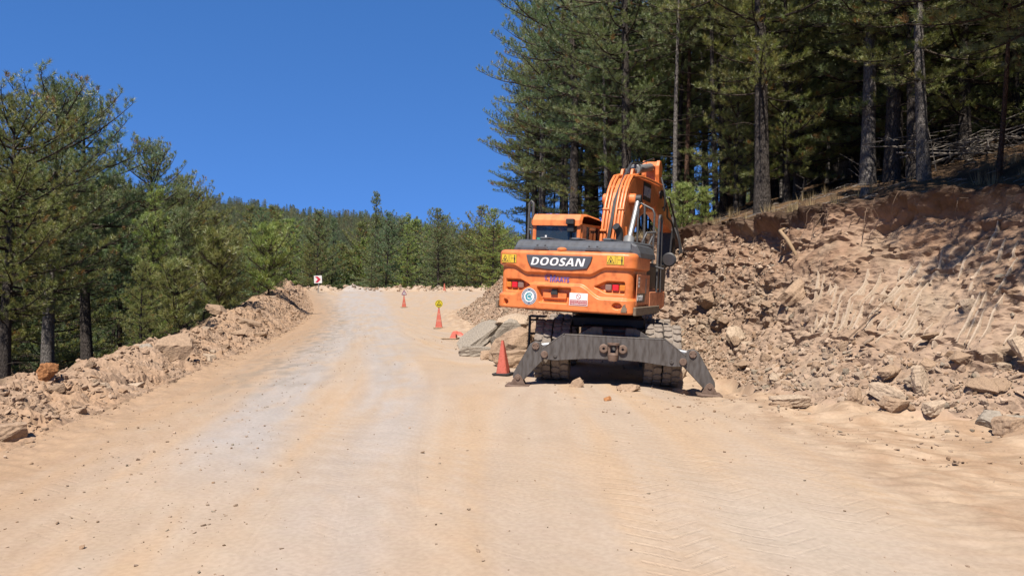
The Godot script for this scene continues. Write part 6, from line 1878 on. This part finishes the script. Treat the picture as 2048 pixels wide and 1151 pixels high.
func build_signs() -> void:
	grimy("cone_red", lin(0.54, 0.125, 0.085), M.tex_grime, 3.0, 0.6)
	grimy("cone_band", lin(0.55, 0.19, 0.13), M.tex_grime, 4.0, 0.6)
	grimy("cone_rubber", lin(0.025, 0.023, 0.024), M.tex_grime, 3.0, 0.8)
	grimy("cone_dusty", lin(0.42, 0.31, 0.21), M.tex_grime, 3.0, 0.9)
	plain("sign_white", lin(0.72, 0.72, 0.72), 0.45)
	plain("sign_red", lin(0.5, 0.02, 0.05), 0.45)
	plain("sign_yellow", lin(0.62, 0.5, 0.02), 0.45)
	plain("sign_olive", lin(0.09, 0.085, 0.02), 0.5)
	plain("sign_purple", lin(0.2, 0.05, 0.14), 0.5)
	plain("galvanised", lin(0.42, 0.42, 0.42), 0.4, 0.7)

	cone("traffic_cone", "faded red square traffic cone standing by the digger's left stabiliser foot", -0.16, 13.9, deg_to_rad(-24), 0.86, "cone_rubber", 0.02, false)
	# cone with a round yellow sign
	var o := cone("traffic_cone", "red traffic cone carrying a round yellow warning disc at the road's right edge", -2.85, 29.2, deg_to_rad(8), 1.08, "cone_dusty", 0.0)
	var e := MB.new()
	e.rod(Vector3(0, 0.6, 0), Vector3(0, 0.82, 0), 0.02)
	obj("post", e.mesh(M.cone_rubber), o)
	var s := obj("sign_disc", disc(Transform3D(), 0.0, 0.205, 0.012, M.sign_yellow, 32), o, Transform3D(Basis.from_scale(Vector3(0.68, 0.68, 1)), Vector3(0, 0.88, 0.03)), "round yellow warning disc")
	obj("dark_ring", disc(at(0, 0, 0.012), 0.155, 0.178, 0.003, M.sign_olive, 32), s)
	e = MB.new()
	var tp := [Vector3(-0.1, -0.05, 0.013), Vector3(0.1, -0.05, 0.013), Vector3(0, 0.12, 0.013)]
	for i in 3: e.tube([tp[i], tp[(i + 1) % 3]], [0.011], 5)
	e.box(at(0, 0.03, 0.0135), Vector3(0.018, 0.08, 0.003), 0.001)
	e.box(at(0, -0.022, 0.0135), Vector3(0.018, 0.018, 0.003), 0.001)
	e.box(at(0, -0.09, 0.0135), Vector3(0.17, 0.03, 0.003), 0.001)
	obj("pictogram", e.mesh(M.sign_olive), s)
	# cone with a triangular sign
	o = cone("traffic_cone", "distant red traffic cone carrying a triangular roadworks sign", -7.35, 51.0, deg_to_rad(20), 1.08, "cone_dusty", 0.0)
	e = MB.new()
	e.rod(Vector3(0, 0.6, 0), Vector3(0, 0.88, 0), 0.022)
	obj("post", e.mesh(M.cone_rubber), o)
	s = obj("sign_triangle", flat([Vector2(-0.2, -0.15), Vector2(-0.17, -0.185), Vector2(0.17, -0.185), Vector2(0.2, -0.15), Vector2(0.025, 0.18), Vector2(-0.025, 0.18)], 0.012, M.sign_purple, Transform3D(), 0.003), o, Transform3D(Basis.from_scale(Vector3(0.85, 0.85, 1)), Vector3(0, 0.93, 0.03)), "triangular sign with a dark red border")
	obj("white_field", flat([Vector2(-0.125, -0.135), Vector2(0.125, -0.135), Vector2(0, 0.105)], 0.003, M.sign_white, at(0, 0, 0.012), 0.001), s)
	e = MB.new()
	e.tube([Vector3(-0.05, -0.12, 0.016), Vector3(-0.01, -0.03, 0.016), Vector3(-0.005, 0.03, 0.016)], [0.014], 5)
	e.tube([Vector3(-0.01, -0.03, 0.016), Vector3(0.03, -0.12, 0.016)], [0.011], 5)
	e.tube([Vector3(0.0, 0.01, 0.016), Vector3(0.05, -0.06, 0.016)], [0.008], 5)
	e.rod(Vector3(-0.01, 0.052, 0.014), Vector3(-0.01, 0.052, 0.018), 0.016)
	obj("pictogram", e.mesh(M.print_black), s)
	# a small far cone
	cone("traffic_cone", "tiny far red traffic cone on the heaped earth at the bend", -6.9, 76.5, 0.3, 1.15, "cone_dusty", 0.0)
	# the crushed one
	o = thing("crushed_cone", "crushed red traffic cone lying flattened on its base near the grey slabs", "traffic cone", Transform3D(Basis(Vector3.UP, deg_to_rad(-12)).scaled(Vector3(0.74, 0.8, 0.8)), Vector3(-1.78, land(-1.95, 23.6) + 0.012, -23.6)))
	e = MB.new()
	e.prism([Vector2(-0.38, -0.2), Vector2(0.3, -0.22), Vector2(0.34, 0.2), Vector2(-0.36, 0.22)], Transform3D(Basis(Vector3(1, 0, 0), Vector3(0, 0, -1), Vector3(0, 1, 0)), Vector3(-0.2, 0, 0.05)), 0.0, 0.035, 0.008)
	obj("base", e.mesh(M.cone_dusty), o)
	e = MB.new()
	var a := [Vector3(-0.22, 0.03, 0.15), Vector3(0.06, 0.03, 0.17), Vector3(0.05, 0.03, -0.12), Vector3(-0.24, 0.03, -0.1)]
	var b := [Vector3(-0.13, 0.25, 0.09), Vector3(0.03, 0.27, 0.11), Vector3(0.05, 0.31, -0.03), Vector3(-0.1, 0.3, -0.04)]
	var c := [Vector3(0.27, 0.2, 0.13), Vector3(0.24, 0.13, 0.17), Vector3(0.3, 0.2, -0.02), Vector3(0.26, 0.26, 0.02)]
	var d2 := [Vector3(0.56, 0.02, 0.2), Vector3(0.5, 0.0, 0.22), Vector3(0.55, 0.0, 0.12), Vector3(0.58, 0.05, 0.14)]
	for seg in [[a, b], [b, c], [c, d2]]:
		for i in 4:
			var j := (i + 1) % 4
			var mid: Vector3 = (seg[0][0] + seg[0][1] + seg[0][2] + seg[0][3]) * 0.25
			e.face([seg[0][i], seg[0][j], seg[1][j]], seg[0][i] + seg[0][j] - mid * 2.0)
			e.face([seg[0][i], seg[1][j], seg[1][i]], seg[0][i] + seg[0][j] - mid * 2.0)
	obj("body", e.mesh(M.cone_red), o)
	# chevron sign
	var cx := -18.9; var cd := 73.0
	o = thing("chevron_sign", "white sign with a red chevron pointing right, on a grey post", "road sign", Transform3D(Basis(Vector3(0, 0, 1), -0.06) * Basis(Vector3.UP, 0.2), Vector3(cx, land(cx, cd) - 0.1, -cd)))
	e = MB.new()
	e.rod(Vector3(0, 0, 0), Vector3(0, 1.75, 0), 0.045)
	obj("post", e.mesh(M.galvanised), o)
	s = obj("board", flat(rect(0.74, 0.74), 0.02, M.sign_white, Transform3D(), 0.004), o, Transform3D(Basis(Vector3(0, 0, 1), 0.1), Vector3(-0.08, 1.42, 0.05)))
	obj("chevron", flat([Vector2(-0.29, 0.29), Vector2(-0.02, 0.29), Vector2(0.27, 0.0), Vector2(-0.02, -0.29), Vector2(-0.29, -0.29), Vector2(-0.02, 0.0)], 0.005, M.sign_red, at(0, 0, 0.02), 0.001), s)

# ---------------------------------------------------------------- roots, brushwood, sticks, stump
func build_litter() -> void:
	var r := RandomNumberGenerator.new()
	r.seed = 51
	# roots hanging out of the sod lip
	for i in 46:
		var d := 9.0 + 16.0 * pow(r.randf(), 1.1)
		var p := bank_point(d, r.randf_range(0.86, 0.95))
		var out := bank_out(d)
		var e := MB.new()
		var pts := [p - out * 0.1]
		var l := r.randf_range(0.25, 1.0)
		var side := Vector3(-out.z, 0, out.x) * r.randf_range(-0.5, 0.5)
		for k in 5:
			var u := (k + 1) / 5.0
			pts.append(p + out * (0.12 + 0.1 * sin(u * 3.0 + i)) + side * l * u + Vector3(r.randf_range(-0.03, 0.03), -l * u * u * 0.9 + 0.03, r.randf_range(-0.03, 0.03)))
		var w := r.randf_range(0.004, 0.010)
		e.tube(pts, [w * 1.4, w * 1.2, w, w * 0.8, w * 0.6, w * 0.3], 5)
		tag(obj("root", e.mesh(M.root_wood), self), "thin root dangling from the torn sod along the top of the cut bank", "root", "roots hanging from the cut bank")
	# the torn pale root
	var e := MB.new()
	var p0 := Vector3(5.15, 2.62, -14.3)
	e.tube([p0 + Vector3(0.12, 0.12, -0.2), p0 + Vector3(-0.05, 0.06, 0.05), p0 + Vector3(0.02, -0.1, 0.2), p0 + Vector3(0.1, -0.3, 0.3), p0 + Vector3(0.18, -0.48, 0.34), p0 + Vector3(0.22, -0.56, 0.36)], [0.03, 0.036, 0.04, 0.032, 0.022, 0.008], 8)
	tag(obj("split_root", e.mesh(M.split_wood), self), "thick torn yellow root sticking out of the sod lip of the cut bank", "root")
	# stick in the bank
	e = MB.new()
	var q := bank_point(11.4, 0.42)
	e.tube([q + Vector3(-0.42, -0.3, 0.25), q + Vector3(0, 0.03, 0.12), q + Vector3(0.16, 0.16, 0.08), q + Vector3(-0.1, 0.19, 0.1)], [0.012, 0.014, 0.012, 0.006], 6)
	tag(obj("stick", e.mesh(M.root_wood), self), "crooked dark stick lying across the tooth marks of the cut bank", "stick")
	# stump
	var st := thing("tree_stump", "short pale tree stump on the litter above the torn sod", "tree stump", Transform3D(Basis(Vector3.UP, 0.4), Vector3(6.9, land(6.9, 14.6) - 0.03, -14.6)))
	e = MB.new()
	e.tube([Vector3(0, -0.1, 0), Vector3(0, 0.06, 0), Vector3(0.01, 0.17, 0)], [0.15, 0.11, 0.1], 12, false)
	obj("trunk", e.mesh(M.bark_pale), st)
	obj("cut_face", disc(Transform3D(Basis(Vector3(1, 0, 0), -PI / 2), Vector3(0.01, 0.165, 0)), 0.0, 0.102, 0.012, M.split_wood, 14), st)
	# heap of cut brushwood
	for k in [[9.9, 16.2, 1.5, 44, "heap of bare grey branches beside the crooked pine on the litter"], [12.6, 16.0, 1.2, 26, "smaller heap of bare grey branches by the photo's edge"]]:
		var o := thing("brushwood", k[4], "branches", Transform3D(Basis(), Vector3(k[0], land(k[0], k[1]), -k[1])))
		for i in k[3]:
			e = MB.new()
			var a := r.randfn() * 0.5 + (0.0 if r.randf() < 0.7 else PI * 0.5)
			var dir := Vector3(cos(a), r.randf_range(-0.1, 0.35), sin(a))
			var c := Vector3(r.randfn() * 0.5 * k[2], r.randf_range(0.05, 0.55), r.randfn() * 0.35)
			var l := r.randf_range(0.4, 1.1)
			var bow := Vector3(r.randf_range(-0.12, 0.12), r.randf_range(-0.05, 0.2), r.randf_range(-0.12, 0.12))
			var w := r.randf_range(0.008, 0.02)
			e.tube([c - dir * l, c + bow, c + dir * l], [w, w * 0.8, w * 0.3], 5)
			for t in 2:
				var f := c.lerp(c + dir * l, r.randf_range(0.1, 0.8)) + bow * 0.5
				e.tube([f, f + (dir + Vector3(r.randfn(), r.randfn() * 0.5, r.randfn()) * 0.6).normalized() * r.randf_range(0.2, 0.45)], [w * 0.5, w * 0.2], 4)
			obj("branch", e.mesh(M.dead_wood), o)
	# bare saplings and dead twigs standing at the crest
	for i in 8:
		var d := r.randf_range(11.5, 22.0)
		var x := tab(XC, d) + r.randf_range(0.5, 5.0)
		e = MB.new()
		var h := r.randf_range(0.6, 1.5)
		var b := Vector3(x, land(x, d) - 0.05, -d)
		var lean := Vector3(r.randfn() * 0.15, 1, r.randfn() * 0.15)
		e.tube([b, b + lean * h * 0.5 + Vector3(r.randfn() * 0.05, 0, 0), b + lean * h], [0.01, 0.007, 0.003], 5)
		for t in 6:
			var f := b + lean * h * r.randf_range(0.3, 0.95)
			var a := r.randf() * TAU
			e.tube([f, f + Vector3(cos(a), r.randf_range(0.1, 0.8), sin(a)) * r.randf_range(0.15, 0.5)], [0.006, 0.002], 4)
		tag(obj("dead_sapling", e.mesh(M.dead_wood), self), "thin bare dead sapling standing among the trunks near the crest", "sapling", "dead saplings along the crest")
	# fallen twigs on the litter
	var tw := []
	for i in 900:
		var d := r.randf_range(9.0, 26.0)
		var x := tab(XC, d) + 0.2 + 9.0 * pow(r.randf(), 1.3)
		var n := Vector3(-0.27, 1, 0).normalized()
		var a := r.randf() * TAU
		var dir := Vector3(cos(a), 0, sin(a)); dir = (dir - n * dir.dot(n)).normalized()
		var s := r.randf_range(0.06, 0.35)
		tw.append(Transform3D(Basis(dir * s, n * 0.9, dir.cross(n)), Vector3(x, land(x, d) + 0.03, -d)))
	e = MB.new()
	e.tube([Vector3(-0.5, 0, 0), Vector3(0, 0.02, 0.02), Vector3(0.5, 0, 0)], [0.009, 0.008, 0.004], 4)
	scatter("fallen_twigs", e.mesh(M.dead_wood), tw, [], "grey fallen twigs scattered over the needle litter above the cut", "twigs")
	# dry grass tufts at the crest
	var gr := []
	var blade := PackedVector3Array()
	for i in 26:
		var a := r.randf() * TAU
		var o := Vector3(cos(a), 0, sin(a)) * r.randf_range(0, 0.08)
		var tip := o * r.randf_range(1.5, 3.0) + Vector3(0, r.randf_range(0.1, 0.28), 0)
		var s := Vector3(-sin(a), 0, cos(a)) * 0.004
		blade.append_array([o - s, o + s, tip])
	for i in 220:
		var d := r.randf_range(10.0, 30.0)
		var x := tab(XC, d) + 0.1 + 4.0 * pow(r.randf(), 2.0)
		if nz.hump.get_noise_2d(x * 0.8 + 7, d * 0.8) < 0.05: continue
		gr.append(Transform3D(Basis(Vector3.UP, r.randf() * TAU).scaled(Vector3.ONE * r.randf_range(0.6, 1.5)), Vector3(x, land(x, d), -d)))
	plain("dry_grass", lin(0.27, 0.2, 0.1), 0.8)
	scatter("dry_grass", raw_mesh(blade, PackedColorArray(), M.dry_grass), gr, [], "dry straw-coloured grass tufts along the crest above the cut", "grass")

func _ready() -> void:
	rng.seed = 20
	var cam := Camera3D.new()
	cam.name = "camera"
	cam.fov = 41.98
	cam.near = 0.1
	cam.far = 3000.0
	cam.position = Vector3(0, 1.6, 0)
	add_child(cam)
	var we := WorldEnvironment.new()
	we.name = "world_environment"
	var env := Environment.new()
	env.background_mode = Environment.BG_SKY
	var sm := ProceduralSkyMaterial.new()
	sm.sky_top_color = lin(0.0235, 0.083, 0.245)
	sm.sky_horizon_color = lin(0.075, 0.205, 0.55)
	sm.sky_curve = 0.16
	sm.ground_bottom_color = lin(0.12, 0.09, 0.06)
	sm.ground_horizon_color = lin(0.1, 0.2, 0.4)
	sm.sun_angle_max = 0.5
	var sky := Sky.new()
	sky.sky_material = sm
	env.sky = sky
	env.tonemap_mode = Environment.TONE_MAPPER_LINEAR
	env.tonemap_exposure = 2.15
	env.sdfgi_enabled = true
	env.ssao_enabled = true
	env.ssil_enabled = true
	we.environment = env
	add_child(we)
	var sun := DirectionalLight3D.new()
	sun.name = "sun"
	sun.light_color = Color(1.0, 0.965, 0.915)
	sun.light_energy = 1.3
	sun.light_angular_distance = 0.53
	sun.shadow_enabled = true
	add_child(sun)
	var az := deg_to_rad(16.0)      # behind the camera, a little to the left
	var el := deg_to_rad(56.0)
	var to_sun := Vector3(-sin(az) * cos(el), sin(el), cos(az) * cos(el))
	sun.look_at_from_position(to_sun * 50.0, Vector3.ZERO, Vector3.UP)

	var t0 := Time.get_ticks_msec()
	make_materials()
	build_land()
	print("land ", Time.get_ticks_msec() - t0)
	build_forest()
	print("forest ", Time.get_ticks_msec() - t0)
	build_rubble()
	print("rubble ", Time.get_ticks_msec() - t0)
	build_litter()
	build_digger()
	build_signs()
	print("all ", Time.get_ticks_msec() - t0)
